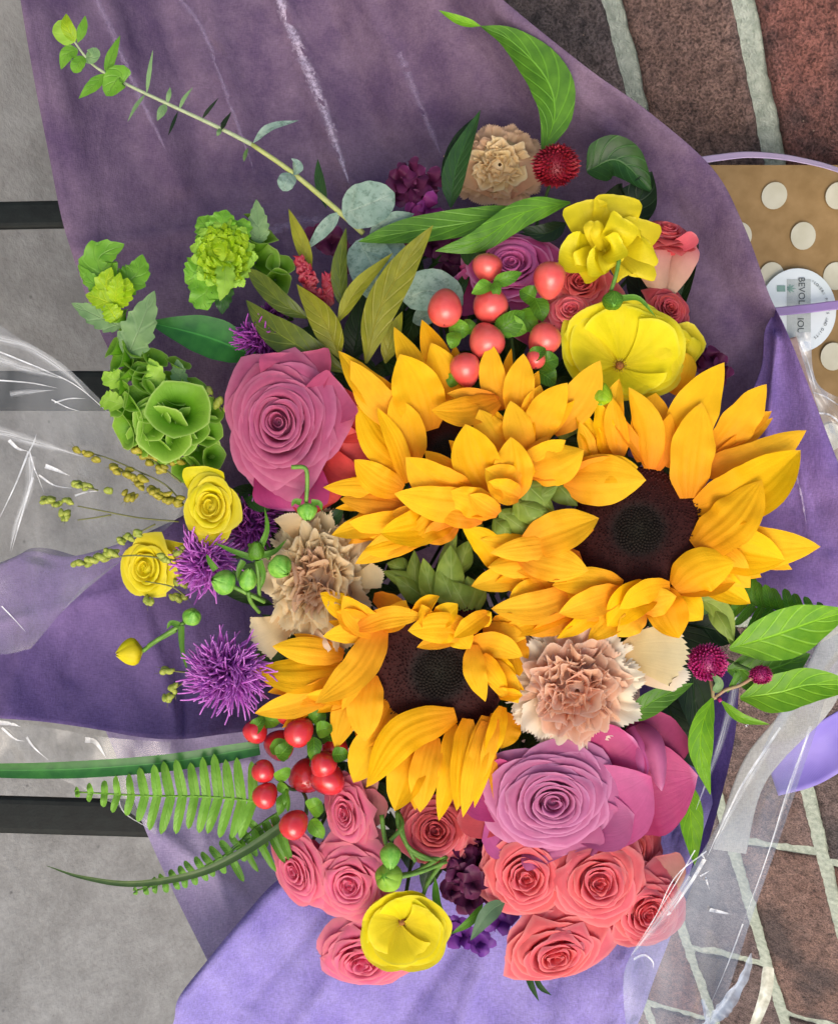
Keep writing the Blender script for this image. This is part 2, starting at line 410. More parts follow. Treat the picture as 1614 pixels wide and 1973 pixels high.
def sheen_mat(name, c, amount):
    """broad soft sheen painted in pale colour along a shallow fold of film"""
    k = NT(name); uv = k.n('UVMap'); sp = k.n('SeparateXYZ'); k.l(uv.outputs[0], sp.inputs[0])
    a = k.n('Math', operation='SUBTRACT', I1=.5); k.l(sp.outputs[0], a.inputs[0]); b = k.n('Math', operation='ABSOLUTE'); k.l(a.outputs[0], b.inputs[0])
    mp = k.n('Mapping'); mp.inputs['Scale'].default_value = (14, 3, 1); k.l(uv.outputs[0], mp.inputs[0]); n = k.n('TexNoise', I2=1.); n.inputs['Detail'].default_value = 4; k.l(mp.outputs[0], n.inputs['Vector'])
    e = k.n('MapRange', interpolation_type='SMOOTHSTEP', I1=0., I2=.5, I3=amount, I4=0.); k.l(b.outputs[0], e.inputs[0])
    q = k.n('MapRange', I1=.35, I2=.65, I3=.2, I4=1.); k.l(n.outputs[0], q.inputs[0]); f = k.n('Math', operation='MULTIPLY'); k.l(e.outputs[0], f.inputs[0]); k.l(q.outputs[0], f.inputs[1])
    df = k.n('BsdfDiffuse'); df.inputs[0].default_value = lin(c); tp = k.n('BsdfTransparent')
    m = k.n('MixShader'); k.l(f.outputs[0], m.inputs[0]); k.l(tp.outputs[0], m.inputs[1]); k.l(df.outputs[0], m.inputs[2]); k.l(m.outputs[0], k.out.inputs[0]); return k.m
# ------------------------------------------------------------------ setting: floor, brick wall
def WP(a, b, off=0.):          # point on the wall (camera frame px units): a along, b up, off out of the wall
    return WX * a + UPC * b + WY * (3137.0 - off)

def concrete_mat():
    k = NT('concrete'); tc = k.n('TexCoord')
    n1 = k.n('TexNoise', I2=9.); n1.inputs['Detail'].default_value = 8; n1.inputs['Roughness'].default_value = .62; k.l(tc.outputs['Object'], n1.inputs['Vector'])
    n2 = k.n('TexNoise', I2=260.); n2.inputs['Detail'].default_value = 5; k.l(tc.outputs['Object'], n2.inputs['Vector'])
    n3 = k.n('TexNoise', I2=38.); n3.inputs['Detail'].default_value = 6; n3.inputs['Roughness'].default_value = .75; k.l(tc.outputs['Object'], n3.inputs['Vector'])
    c = k.ramp(n1.outputs[0], [(.3, (148, 145, 138)), (.5, (162, 159, 152)), (.72, (174, 172, 165))]).outputs[0]
    c = k.mix(c, k.ramp(n3.outputs[0], [(.36, (112, 110, 105)), (.52, (160, 158, 152)), (.68, (196, 195, 189))]).outputs[0], .38)
    c = k.mix(c, k.ramp(n2.outputs[0], [(.3, (118, 116, 110)), (.5, (160, 158, 150)), (.7, (185, 183, 177))]).outputs[0], .13)
    vo = k.n('TexVoronoi', I2=46.); k.l(tc.outputs['Object'], vo.inputs['Vector'])
    pt = k.n('MapRange', I1=.02, I2=.075, I3=.75, I4=0.); k.l(vo.outputs['Distance'], pt.inputs[0])
    c = k.mix(c, lin((98, 96, 92)), pt.outputs[0])
    b1 = k.n('Bump', i_Strength=.35, i_Distance=.0008); k.l(n2.outputs[0], b1.inputs['Height'])
    b2 = k.n('Bump', i_Strength=.35, i_Distance=.003); k.l(n3.outputs[0], b2.inputs['Height']); k.l(b1.outputs[0], b2.inputs['Normal'])
    pb = k.n('BsdfPrincipled', i_Roughness=.85); k.l(c, pb.inputs['Base Color']); k.l(b2.outputs[0], pb.inputs['Normal'])
    k.l(pb.outputs[0], k.out.inputs[0]); return k.m
def brick_mat():
    k = NT('brick'); tc = k.n('TexCoord'); oi = k.n('ObjectInfo')
    of = k.n('VectorMath', operation='ADD'); k.l(tc.outputs['Object'], of.inputs[0])
    cb = k.n('CombineXYZ'); m9 = k.n('Math', operation='MULTIPLY', I1=37.); k.l(oi.outputs['Random'], m9.inputs[0]); k.l(m9.outputs[0], cb.inputs[0]); k.l(m9.outputs[0], cb.inputs[1])
    k.l(cb.outputs[0], of.inputs[1]); V = of.outputs[0]
    n1 = k.n('TexNoise', I2=13.); n1.inputs['Detail'].default_value = 4; k.l(V, n1.inputs['Vector'])
    n2 = k.n('TexNoise', I2=130.); n2.inputs['Detail'].default_value = 8; n2.inputs['Roughness'].default_value = .7; k.l(V, n2.inputs['Vector'])
    n3 = k.n('TexNoise', I2=620.); n3.inputs['Detail'].default_value = 5; k.l(V, n3.inputs['Vector'])
    pal = k.ramp(oi.outputs['Color'], [(0, (84, 70, 66)), (1, (84, 70, 66))])
    obj = k.mix(oi.outputs['Color'], lin((90, 88, 94)), k.ramp(n1.outputs[0], [(.5, (0, 0, 0)), (.64, (215, 215, 215))]).outputs[0])
    obj = k.mix(obj, lin((150, 100, 84)), k.ramp(n1.outputs[0], [(.26, (170, 170, 170)), (.4, (0, 0, 0))]).outputs[0])
    dk = k.ramp(n2.outputs[0], [(.34, (120, 114, 116)), (.46, (210, 204, 202)), (.6, (255, 250, 245))]).outputs[0]
    c = k.mix(obj, dk, .85, 'MULTIPLY'); c = k.mix(c, k.ramp(n3.outputs[0], [(.38, (120, 116, 114)), (.5, (215, 212, 210)), (.62, (255, 255, 255))]).outputs[0], .75, 'MULTIPLY')
    vo = k.n('TexVoronoi', I2=190.); k.l(V, vo.inputs['Vector'])
    sp_ = k.n('MapRange', I1=.05, I2=.13, I3=.8, I4=0.); k.l(vo.outputs['Distance'], sp_.inputs[0])
    gt = k.n('Math', operation='GREATER_THAN', I1=.8); k.l(vo.outputs['Color'], gt.inputs[0]); m = k.n('Math', operation='MULTIPLY'); k.l(gt.outputs[0], m.inputs[0]); k.l(sp_.outputs[0], m.inputs[1])
    c = k.mix(c, lin((205, 180, 160)), m.outputs[0])
    b1 = k.n('Bump', i_Strength=1., i_Distance=.010); k.l(n2.outputs[0], b1.inputs['Height'])
    b2 = k.n('Bump', i_Strength=1., i_Distance=.003); k.l(n3.outputs[0], b2.inputs['Height']); k.l(b1.outputs[0], b2.inputs['Normal'])
    b3 = k.n('Bump', i_Strength=.6, i_Distance=.003); b3.invert = True; k.l(m.outputs[0], b3.inputs['Height']); k.l(b2.outputs[0], b3.inputs['Normal'])
    pb = k.n('BsdfPrincipled', i_Roughness=.75); k.l(c, pb.inputs['Base Color']); k.l(b3.outputs[0], pb.inputs['Normal'])
    k.l(pb.outputs[0], k.out.inputs[0]); return k.m

M_conc = concrete_mat(); M_brick = brick_mat()
M_mortar = plain_mat('mortar', (150, 160, 148), (184, 192, 180), rough=.95, sc_=210., bump=.9, bd=.002, spec=.1)
# floor sheet
fl = MB()
def FP(a, d): return WX * a + WY * d - UPC * FLOOR_H
aa = np.linspace(-16000, 22000, 9); dd = np.linspace(-14000, 3180, 7)
fl.grid(np.array([[FP(a, d) for a in aa] for d in dd]))
floor = single('concrete_floor', fl, M_conc, 'grey trowelled concrete floor beside the brick wall', kind='structure')
# brick wall: mortar bed with every brick a part of it
wall = bpy.data.objects.new('brick_wall', None); C.objects.link(wall)
cw = WP(2500, -1200); wall.matrix_world = M @ Matrix.Translation(Vector(cw * U)); CENT[wall.name] = cw
setp(wall, label='dark brown brick wall with thick pale mortar joints', category='wall', kind='structure')
mo = MB(); na, nb = 330, 110
A_ = np.linspace(-3200, 9800, na); B_ = np.linspace(-2960, 700, nb)
G = np.zeros((nb, na, 3)); 
for i, b in enumerate(B_):
    for j, a in enumerate(A_):
        G[i, j] = WP(a, b, -6 + 3 * wiggle(a, b, 60, 2) + 4 * wiggle(a, b, 19, 5) + rnd.uniform(-3, 3))
mo.grid(G); part('mortar_bed', mo, M_mortar, wall)
lines = [-2954, -2870, -2480, -2090, -1692, -1292, -940, -560, -180, 200, 580]
offs = {-2090: 4667, -1692: 3715 + 83, -1292: 3845, -940: 1500}
tones = [(176, 150, 144), (162, 142, 140), (182, 150, 140), (178, 134, 124), (160, 148, 150)]
def brick(a0, a1, b0, b1, sd, tone):
    r = random.Random(sd); mb = MB()
    g = 31; a0 += g; a1 -= g; b0 += g; b1 -= g
    nu, nv = 56, 16; dep = 50
    us = np.linspace(0, 1, nu); vs_ = np.linspace(0, 1, nv)
    G = np.zeros((nv + 2, nu + 2, 3))
    for i in range(nv + 2):
        for j in range(nu + 2):
            ii = min(max(i - 1, 0), nv - 1); jj = min(max(j - 1, 0), nu - 1)
            a = lerp(a0, a1, us[jj]); b = lerp(b0, b1, vs_[ii])
            eb = min(ii, nv-1-ii); ea = min(jj, nu-1-jj)
            off = 14 + 5 * wiggle(a, b, 120, sd % 7) + 3 * wiggle(a, b, 31, sd % 5)
            if ea == 0 or eb == 0: off -= 8
            jg = (1 if ea == 0 or eb == 0 else .2); a, b = a + (1.2 * wiggle(b, a, 40, sd % 3) + r.uniform(-3, 3)) * jg, b + (1. * wiggle(a, b, 170, sd % 4) + r.uniform(-2.5, 2.5)) * jg
            if i in (0, nv+1) or j in (0, nu+1): off = -dep
            G[i, j] = WP(a, b, off)
    mb.grid(G)
    # local frame of the brick: keep the object centre on the brick
    c = WP((a0+a1)/2, (b0+b1)/2)
    me = mb.mesh('brick', c, M_brick); o = bpy.data.objects.new('brick', me); C.objects.link(o); o.parent = wall
    o.location = Vector((c - cw) * U); o.color = lin(tone)
    return o
sdn = 0
for q in range(len(lines) - 1):
    b0, b1 = lines[q], lines[q+1]
    if b1 - b0 < 120: continue
    L = 1240; o0 = offs.get(b0, 600 * (q % 2) + 300)
    k0 = math.floor((-3200 - o0) / L)
    for kk in range(k0, k0 + 12):
        a0 = o0 + kk * L; a1 = a0 + L
        if a1 > 9800 or a0 < -3300: continue
        sdn += 1
        tone = tones[(sdn * 7 + q * 3) % 5]
        if b0 == -940 and -200 < a0 < 1200: tone = (190, 128, 118)
        if b0 == -1692 and a0 < 700: tone = (150, 136, 136)
        brick(a0, a1, b0, b1, sdn, tone)

# ------------------------------------------------------------------ black slatted rack that the bouquet rests on
M_black = plain_mat('black_metal', (12, 16, 16), (20, 26, 25), rough=.6, sc_=180., bump=.15, spec=.25)
def flatbar(p0, p1, hw, hd, mb=None):
    """rounded flat bar between two camera-frame points"""
    mb = mb or MB(); t = nrm(p1 - p0); s = nrm(np.cross(t, (0, 0, 1.))); n = np.cross(s, t)
    sec = []
    for q in range(16):
        an = 6.2832 * q / 16; ca, sa = math.cos(an), math.sin(an)
        sec.append((hw * np.sign(ca) * abs(ca) ** .45, hd * np.sign(sa) * abs(sa) ** .45))
    G = np.array([[p + s * a + n * b for a, b in sec] for p in (p0 - t * 3, p0, p0, p1, p1, p1 + t * 3)])
    G[0] = p0 + (G[0] - p0) * .8; G[-1] = p1 + (G[-1] - p1) * .8
    b0 = mb.n; mb.grid(G, close=True); mb.f.append(tuple(b0 + q for q in range(16))); mb.f.append(tuple(b0 + 80 + q for q in range(16))[::-1])
    return mb
rack = thing('slatted_rack', 'black metal rack of flat bars standing on the concrete floor under the bouquet', 'rack', (500, 1000, -560))
for (x0, y0, x1, y1, hw) in ((-420, 424, 520, 406, 33), (-420, 752, 520, 754, 49), (-420, 1155, 520, 1165, 46), (-420, 1556, 520, 1584, 45)):
    part('slat', flatbar(P(x0, y0, -560), P(x1, y1, -560), hw, 14), M_black, rack, smooth=False)
part('cross_rail', flatbar(P(505, 350, -586), P(505, 1650, -586), 26, 12), M_black, rack, smooth=False)
part('cross_rail', flatbar(P(-430, 350, -586), P(-430, 1650, -586), 26, 12), M_black, rack, smooth=False)
for lx in (500, -425):
    p0 = P(lx, 1170, -600); h = float(p0 @ UPC + FLOOR_H)
    part('leg', flatbar(p0, p0 - UPC * (h - 6), 30, 14), M_black, rack, smooth=False)

# ------------------------------------------------------------------ kraft gift bag against the wall, ribbon, papers
M_kraft = plain_mat('kraft_paper', (132, 106, 68), (146, 119, 80), rough=.75, sc_=90., bump=.25, spec=.2)
M_dot = plain_mat('cream_print', (176, 172, 150), (190, 187, 168), rough=.7, sc_=60., bump=.15, spec=.2)
M_stick = plain_mat('sticker_paper', (196, 206, 206), (206, 214, 216), rough=.45, sc_=60., bump=.05, spec=.4)
M_ink = plain_mat('grey_ink', (60, 66, 68), (78, 84, 84), rough=.7)
M_inkg = plain_mat('green_ink', (110, 140, 130), (120, 150, 140), rough=.7)
M_inkp = plain_mat('pale_grey_ink', (160, 168, 166), (168, 175, 174), rough=.7)
bag = thing('gift_bag', 'kraft paper gift bag with cream polka dots and a round white sticker', 'bag', (1500, 600, -760))
bz = -760
bx0, bx1, by0, by1 = 1150, 1900, 318, 1160
pn = MB(); nn_ = 24
G = np.zeros((nn_, nn_, 3))
for i in range(nn_):
    for j in range(nn_):
        x = lerp(bx0, bx1, j/(nn_-1)); y = lerp(by0, by1, i/(nn_-1))
        G[i, j] = P(x, y, bz + 5 * wiggle(x, y, 110, 3) - 8 * (i == 0))
pn.grid(G); part('front_panel', pn, M_kraft, bag)
def wallq(p): return np.array([p, p])
def bpt(x, y, d):                       # point of the bag: d behind the front
    q = P(x, y, bz); return q + np.array((0, 0, -d))
dp = 230
for nm, (xa, ya, xb, yb) in (('side_panel', (bx0, by0, bx1, by0)), ('side_panel', (bx0, by1, bx1, by1)), ('base_panel', (bx0, by0, bx0, by1)), ('top_band', (bx1, by0, bx1, by1))):
    if nm == 'top_band': continue
    g = MB(); n = 14; G = np.zeros((5, n, 3))
    for i in range(5):
        for j in range(n):
            x = lerp(xa, xb, j/(n-1)); y = lerp(ya, yb, j/(n-1)); f = i/4
            q = bpt(x, y, 8 + dp * f); q[1] += (18 * (1 - abs(2*f-1))) * (-1 if ya == by0 else 1) * (nm == 'side_panel')
            G[i, j] = q
    g.grid(G); part(nm, g, M_kraft, bag)
g = MB(); g.grid(np.array([[bpt(x, y, dp + 8) for x in (bx0, bx1)] for y in (by0, by1)])); part('back_panel', g, M_kraft, bag)
def disc(cx, cy, rx, ry, off, n=28, tilt=0.):
    m = MB(); c = P(cx, cy, bz + off)
    V = [c]; 
    for k in range(n):
        an = 6.2832 * k / n; x = rx * math.cos(an); y = ry * math.sin(an)
        V.append(P(cx + x * math.cos(tilt) - y * math.sin(tilt), cy + x * math.sin(tilt) + y * math.cos(tilt), bz + off))
    m.faces(V, [(0, k + 1, (k + 1) % n + 1) for k in range(n)]); return m
for r_ in range(-0, 10):
    for c_ in range(-3, 5):
        x = 1491 + c_ * 123 + (58 if r_ % 2 else 0) - r_ * 2.5; y = 377 + r_ * 77.5
        if not (bx0 + 30 < x < bx1 - 30 and y < by1 - 30): continue
        if math.hypot(x - 1536, y - 598) < 60: continue
        def zz(x, y): return 5 * wiggle(x, y, 110, 3)
        part('dot', disc(x, y, 24, 27, zz(x, y) + 6.5, 24, .5 if r_ == 0 else .2), M_dot, bag)
stk = part('sticker', disc(1536, 598, 74, 81, 17, 48), M_stick, bag)
def text(body, cx, cy, size, off, mat, rot=-90, parent=None, name='lettering', sx=1.):
    cu = bpy.data.curves.new(name, 'FONT'); cu.body = body; cu.size = size * U; cu.align_x = 'CENTER'; cu.align_y = 'CENTER'
    cu.extrude = .00004; cu.materials.append(mat)
    tmp = bpy.data.objects.new('t', cu); me = bpy.data.meshes.new_from_object(tmp); me.name = name; bpy.data.objects.remove(tmp)
    o = bpy.data.objects.new(name, me); C.objects.link(o); o.parent = parent
    c = P(cx, cy, bz + off); o.location = Vector((c - CENT[parent.name]) * U); o.rotation_euler = (0, 0, math.radians(rot)); o.scale = (sx, 1, 1)
    return o
def rect(cx, cy, w_, h_, off):
    m = MB(); m.faces([P(cx-w_/2, cy-h_/2, bz+off), P(cx+w_/2, cy-h_/2, bz+off), P(cx+w_/2, cy+h_/2, bz+off), P(cx-w_/2, cy+h_/2, bz+off)], [(0, 3, 2, 1)]); return m
part('logo_panel', rect(1538, 597, 46, 118, 18.4), M_inkp, stk)
CENT[stk.name] = CENT[bag.name]
text('BEVOL', 1543, 560, 24, 19.6, M_ink, parent=stk); text('IOUS', 1541, 632, 24, 19.6, M_ink, parent=stk)
text('GIFTS', 1556, 598, 9, 19.6, M_inkp, parent=stk)
part('logo_mark', rect(1504, 556, 16, 12, 18.8), M_inkg, stk)
for k in range(7):
    an = k * .9; m = MB(); c = (1524 + 9 * math.cos(an), 556 + 9 * math.sin(an))
    blade([(1518, 556, bz + 19.8), (c[0], c[1], bz + 19.8)], 5, 'leaf', nu=2, nv=4, mb=m)
    part('logo_leaf', m, M_inkg, stk)
word = 'FLOWERS PLANTS AND GIFTS'
for k, ch in enumerate(word):
    if ch == ' ': continue
    an = -1.05 + k * 2.1 / len(word)
    text(ch, 1536 + 58 * math.cos(an), 598 + 64 * math.sin(an), 10, 19.6, M_inkp if k % 3 == 0 else M_ink, rot=-90 - math.degrees(an), parent=stk, name='letter')

def satin(name, c1, c2, transl=.2, ribs=60):
    k = NT(name); uv = k.n('UVMap'); wv = k.n('TexWave', I1=ribs); wv.bands_direction = 'Y'
    k.l(uv.outputs[0], wv.inputs['Vector'])
    bp = k.n('Bump', i_Strength=.25, i_Distance=.0005); k.l(wv.outputs['Fac'], bp.inputs['Height'])
    tc = k.n('TexCoord'); no = k.n('TexNoise', I2=50.); k.l(tc.outputs['Object'], no.inputs['Vector'])
    col = k.ramp(no.outputs[0], [(.3, c1), (.7, c2)]).outputs[0]
    pb = k.n('BsdfPrincipled', i_Roughness=.4); pb.inputs['Sheen Weight'].default_value = .3; k.l(col, pb.inputs['Base Color']); k.l(bp.outputs[0], pb.inputs['Normal'])
    tr = k.n('BsdfTranslucent'); k.l(col, tr.inputs[0]); mx = k.n('MixShader', I0=transl); k.l(pb.outputs[0], mx.inputs[1]); k.l(tr.outputs[0], mx.inputs[2])
    k.l(mx.outputs[0], k.out.inputs[0]); return k.m
M_rib1 = satin('pale_lilac_satin', (192, 170, 204), (206, 184, 214))
M_rib2 = satin('mauve_satin', (158, 130, 186), (172, 144, 200))
M_rib3 = satin('violet_grosgrain', (140, 120, 210), (160, 142, 226), ribs=36)
def ribbon(pts, wd, mat, label, roll=0, roll2=None, cup=0.05, nv=40):
    m = blade(pts, wd, 'band', cup=cup, roll=roll, roll2=roll2, nu=6, nv=nv)
    o = single('ribbon', m, mat, label, 'ribbon', at=(pts[len(pts)//2]))
    md = o.modifiers.new('thickness', 'SOLIDIFY'); md.thickness = 1.2 * U
    return o
ribbon([(1180, 330, -560), (1290, 318, -560), (1380, 304, -560), (1450, 298, -570), (1540, 308, -600), (1640, 338, -640), (1800, 420, -730)], 20, M_rib1, 'pale lilac ribbon arching over the top edge of the polka dot bag', roll=15, roll2=40)
ribbon([(1350, 640, -520), (1440, 606, -560), (1500, 600, -640), (1560, 594, -700), (1640, 586, -705), (1850, 580, -720)], 24, M_rib2, 'mauve ribbon crossing the round white sticker', roll=20, roll2=5)
ribbon([(1526, 650, -715), (1540, 690, -712), (1556, 740, -705), (1570, 800, -700), (1590, 860, -690)], 24, plain_mat('sheer_ribbon', (150, 126, 118), (166, 142, 134), rough=.4), 'sheer dusky ribbon tail hanging below the round sticker', roll=10)
m_ = blade([(1480, 1480, -520), (1545, 1462, -500), (1600, 1430, -480), (1660, 1395, -500), (1760, 1340, -560)], 125, 'band', cup=.35, nu=12, nv=40)
o = single('ribbon', m_, M_rib3, 'wide ribbed violet ribbon loop in front of the bricks, low on the right', 'ribbon', at=(1600, 1430, -480))
o.modifiers.new('thickness', 'SOLIDIFY').thickness = 2 * U
# ------------------------------------------------------------------ wrapping: tissue sheets, white paper, cellophane
T_dark = tissue_mat('shaded_purple_tissue', (110, 90, 122), (148, 126, 150), through=.15, transl=.3)  # same purple tissue as on the right, with shade put into the colour
T_mid = tissue_mat('purple_tissue', (134, 108, 172), (160, 134, 196), through=.04, transl=.3)
T_left = tissue_mat('deep_purple_tissue', (118, 98, 150), (138, 116, 166), through=.05, transl=.3)
T_pale = tissue_mat('pale_lilac_tissue', (158, 144, 184), (178, 166, 200), through=.16, transl=.3)
T_lav = tissue_mat('lavender_tissue', (158, 144, 214), (182, 170, 228), through=.04, transl=.35)
M_streak = streak_mat('scuffed_crease', (196, 182, 206), .75)
M_streak2 = streak_mat('faint_crease', (160, 142, 172), .5)

t1 = sheet([(25, -90, -150), (62, 130, -165), (95, 300, -180), (118, 415, -190), (140, 490, -200), (185, 620, -225), (240, 730, -260), (330, 900, -330), (420, 1000, -400)],
           [(880, -90, -120), (960, -8, -120), (1130, 130, -130), (1245, 212, -150), (1370, 322, -170), (1430, 430, -190), (1478, 560, -210), (1520, 690, -260), (1500, 1000, -420)],
           amp=9, sc_=120, nu=60, nv=60, sd=1, bow=-260,
           folds=((200, -20, 330, 320, 16, 12), (300, -40, 420, 420, -14, 16), (400, -20, 490, 330, 15, 12), (413, 0, 412, 160, -12, 5), (540, -20, 672, 360, 22, 13), (620, -30, 760, 330, -16, 18), (700, 0, 850, 300, 14, 14), (860, 0, 1010, 240, -14, 18), (1000, 60, 1250, 330, 12, 18), (90, 60, 200, 560, 10, 16), (1200, 260, 1440, 620, -12, 20), (160, 480, 520, 420, 9, 14)))
o = single('tissue_sheet', t1, T_dark, 'large shade-toned purple tissue sheet with pale creases behind the top of the bouquet', 'tissue paper', 'tissue sheets wrapped round the bouquet', at=(700, 300, -300))
o.modifiers.new('thickness', 'SOLIDIFY').thickness = .5 * U
def on_t1(x, y):   # depth of sheet t1 under a photo point (nearest vertex)
    V = t1.v[0]; k = D / -V[:, 2]; px = V[:, 0] * k + CX; py = -V[:, 1] * k + CY
    return V[np.argmin((px - x) ** 2 + (py - y) ** 2), 2] + D
def crease(par, pts, wd, mat, zf, dz=4):
    Q = spline([(x, y, 0) for x, y in pts], 14)
    m = blade([(q[0], q[1], zf(q[0], q[1]) + dz) for q in Q], wd, 'strap', nu=3, nv=40); return part('crease', m, mat, par)
crease(o, [(535, -10), (575, 90), (620, 200), (672, 352)], 44, M_streak, on_t1)
crease(o, [(186, 0), (215, 60), (262, 170), (320, 290)], 30, M_streak2, on_t1)
crease(o, [(345, -5), (392, 60), (440, 190), (490, 330)], 22, M_streak2, on_t1)
crease(o, [(770, 100), (800, 180), (850, 300)], 34, M_streak2, on_t1)
crease(o, [(500, 455), (560, 430), (640, 420)], 60, M_streak2, on_t1)

t2 = sheet([(1488, 606, -236), (1472, 640, -240), (1462, 720, -236), (1400, 850, -240), (1360, 1000, -260), (1330, 1120, -240), (1300, 1190, -260)],
           [(1494, 596, -180), (1512, 632, -160), (1548, 720, -130), (1590, 830, -110), (1640, 960, -90), (1690, 1080, -90), (1720, 1185, -110)],
           amp=6, sc_=70, nu=34, nv=40, sd=4, bow=-20, folds=((1490, 700, 1470, 900, 18, 12), (1440, 1050, 1640, 1090, 16, 10), (1540, 900, 1560, 1010, 6, 4), (1520, 650, 1600, 860, -14, 14), (1460, 980, 1640, 960, -10, 12)))
o = single('tissue_sheet', t2, T_mid, 'violet tissue sheet standing up beside the right sunflower', 'tissue paper', 'tissue sheets wrapped round the bouquet', at=(1480, 900, -180))
o.modifiers.new('thickness', 'SOLIDIFY').thickness = .5 * U
def on(mb):
    def f(x, y):
        V = mb.v[0]; k = D / -V[:, 2]; px = V[:, 0] * k + CX; py = -V[:, 1] * k + CY
        return V[np.argmin((px - x) ** 2 + (py - y) ** 2), 2] + D
    return f
crease(o, [(1528, 897), (1541, 945), (1552, 1008)], 9, M_streak, on(t2))

t3 = sheet([(-60, 1100, -150), (0, 1088, -150), (60, 1062, -150), (140, 1072, -160), (250, 1040, -190), (330, 1005, -230), (440, 960, -300), (640, 960, -420)],
           [(-60, 1378, -110), (0, 1384, -110), (80, 1390, -110), (180, 1404, -115), (270, 1420, -120), (350, 1424, -130), (450, 1412, -170), (640, 1390, -330)],
           amp=6, sc_=80, nu=40, nv=50, sd=7, bow=-50, folds=((60, 1140, 20, 1360, 14, 26), (180, 1080, 120, 1390, -12, 20), (250, 1080, 350, 1430, 12, 12), (350, 1270, 352, 1420, -18, 6), (470, 1290, 440, 1420, -12, 9), (0, 1200, 260, 1130, 8, 14)))
o = single('tissue_sheet', t3, T_left, 'deep purple tissue flap spreading to the left edge above the long grass blade', 'tissue paper', 'tissue sheets wrapped round the bouquet', at=(250, 1250, -150))
o.modifiers.new('thickness', 'SOLIDIFY').thickness = .5 * U
t3b = sheet([(-60, 1108, -200), (30, 1072, -200), (62, 1056, -200), (100, 1058, -205), (150, 1072, -215)], [(-60, 1300, -190), (-10, 1290, -185), (30, 1210, -185), (60, 1150, -185), (160, 1100, -190)], amp=3, sd=3)
o = single('tissue_sheet', t3b, tissue_mat('thin_lilac_tissue', (122, 108, 150), (134, 120, 160), through=.25), 'single pale layer of tissue at the left edge, peeping above the deep purple flap', 'tissue paper', 'tissue sheets wrapped round the bouquet')

t4 = sheet([(196, 1390, -330), (222, 1450, -330), (250, 1520, -325), (285, 1610, -320), (335, 1720, -310), (405, 1862, -300), (430, 1930, -300)],
           [(640, 1360, -420), (660, 1450, -420), (680, 1520, -420), (690, 1600, -420), (700, 1700, -420), (690, 1800, -390), (640, 1930, -380)],
           amp=7, sc_=80, nu=36, nv=44, sd=9, bow=-40, folds=((330, 1440, 420, 1700, 14, 16), (250, 1530, 430, 1480, 12, 12), (300, 1600, 520, 1760, 14, 16), (420, 1560, 560, 1900, -12, 14)))
o = single('tissue_sheet', t4, T_pale, 'thin greyish lilac tissue sheet under the fern at lower left', 'tissue paper', 'tissue sheets wrapped round the bouquet', at=(400, 1600, -340))

t5 = sheet([(290, 2060, -240), (333, 1975, -230), (345, 1922, -225), (400, 1850, -225), (470, 1765, -235), (530, 1700, -255), (600, 1660, -320), (760, 1620, -420)],
           [(1180, 2060, -200), (1228, 1973, -190), (1262, 1880, -180), (1300, 1780, -175), (1338, 1650, -175), (1375, 1540, -180), (1405, 1450, -195), (1420, 1300, -260)],
           amp=8, sc_=85, nu=60, nv=50, sd=13, bow=-90, folds=((350, 1930, 540, 1710, 22, 22), (430, 1990, 620, 1760, -14, 16), (560, 2000, 700, 1800, 14, 14), (760, 1990, 860, 1850, -14, 16), (880, 1990, 930, 1840, 12, 12), (1050, 1990, 1060, 1880, -12, 16), (1180, 1980, 1200, 1850, 12, 12), (1240, 1700, 1220, 1950, -12, 10), (1262, 1600, 1262, 1720, 14, 8), (1300, 1600, 1290, 1700, -12, 8)))
o = single('tissue_sheet', t5, T_lav, 'bright lavender tissue sheet folded up along the bottom of the bouquet', 'tissue paper', 'tissue sheets wrapped round the bouquet', at=(850, 1850, -250))
o.modifiers.new('thickness', 'SOLIDIFY').thickness = .5 * U
t6 = sheet([(1230, 1310, -330), (1240, 1420, -310), (1280, 1540, -290), (1290, 1660, -270), (1262, 1780, -230)],
           [(1425, 1290, -150), (1416, 1410, -150), (1395, 1510, -150), (1358, 1640, -150), (1300, 1790, -160)], amp=5, sd=5, nu=20, nv=30, bow=-20)
o = single('tissue_sheet', t6, tissue_mat('dusky_violet_tissue', (88, 72, 130), (108, 90, 156), through=.04), 'narrow dusky violet tissue strip below the pointed green leaf on the right', 'tissue paper', 'tissue sheets wrapped round the bouquet')
for k, tp in enumerate(((1225, 1625, 1230, 1720), (1262, 1610, 1300, 1715), (1310, 1600, 1330, 1700))):
    pass
# cone of paper round the stems, down behind the flowers
cn = MB(); c0 = P(870, 1000, 0)
G = np.zeros((14, 40, 3))
for i in range(14):
    t = i / 13; z = lerp(-430, -1250, t); rr = lerp(1, .13, t ** .8) * (1 + .0 * t)
    for k in range(40):
        an = 6.2832 * k / 40; f = 1 + .03 * math.sin(7 * an + t)
        G[i, k] = (c0[0] + 430 * rr * f * math.cos(an), c0[1] + 560 * rr * f * math.sin(an), z - D)
cn.grid(G, close=True)
single('paper_cone', cn, T_dark, 'purple paper cone gathered round the flower stems', 'paper wrap')

M_white = tissue_mat('white_paper', (196, 196, 190), (210, 210, 204), through=.3, transl=.2)
wp = sheet([(1604, 1165, -430), (1570, 1250, -420), (1512, 1360, -410), (1440, 1450, -405), (1405, 1530, -400), (1372, 1636, -400)],
           [(1700, 1180, -430), (1640, 1290, -425), (1594, 1375, -420), (1508, 1462, -415), (1463, 1530, -410), (1436, 1645, -410)], amp=4, sd=2, nu=14, nv=24)
o = single('paper_slip', wp, M_white, 'white paper slip standing behind the cellophane on the right', 'paper', at=(1450, 1450, -410))
o.modifiers.new('thickness', 'SOLIDIFY').thickness = 1 * U

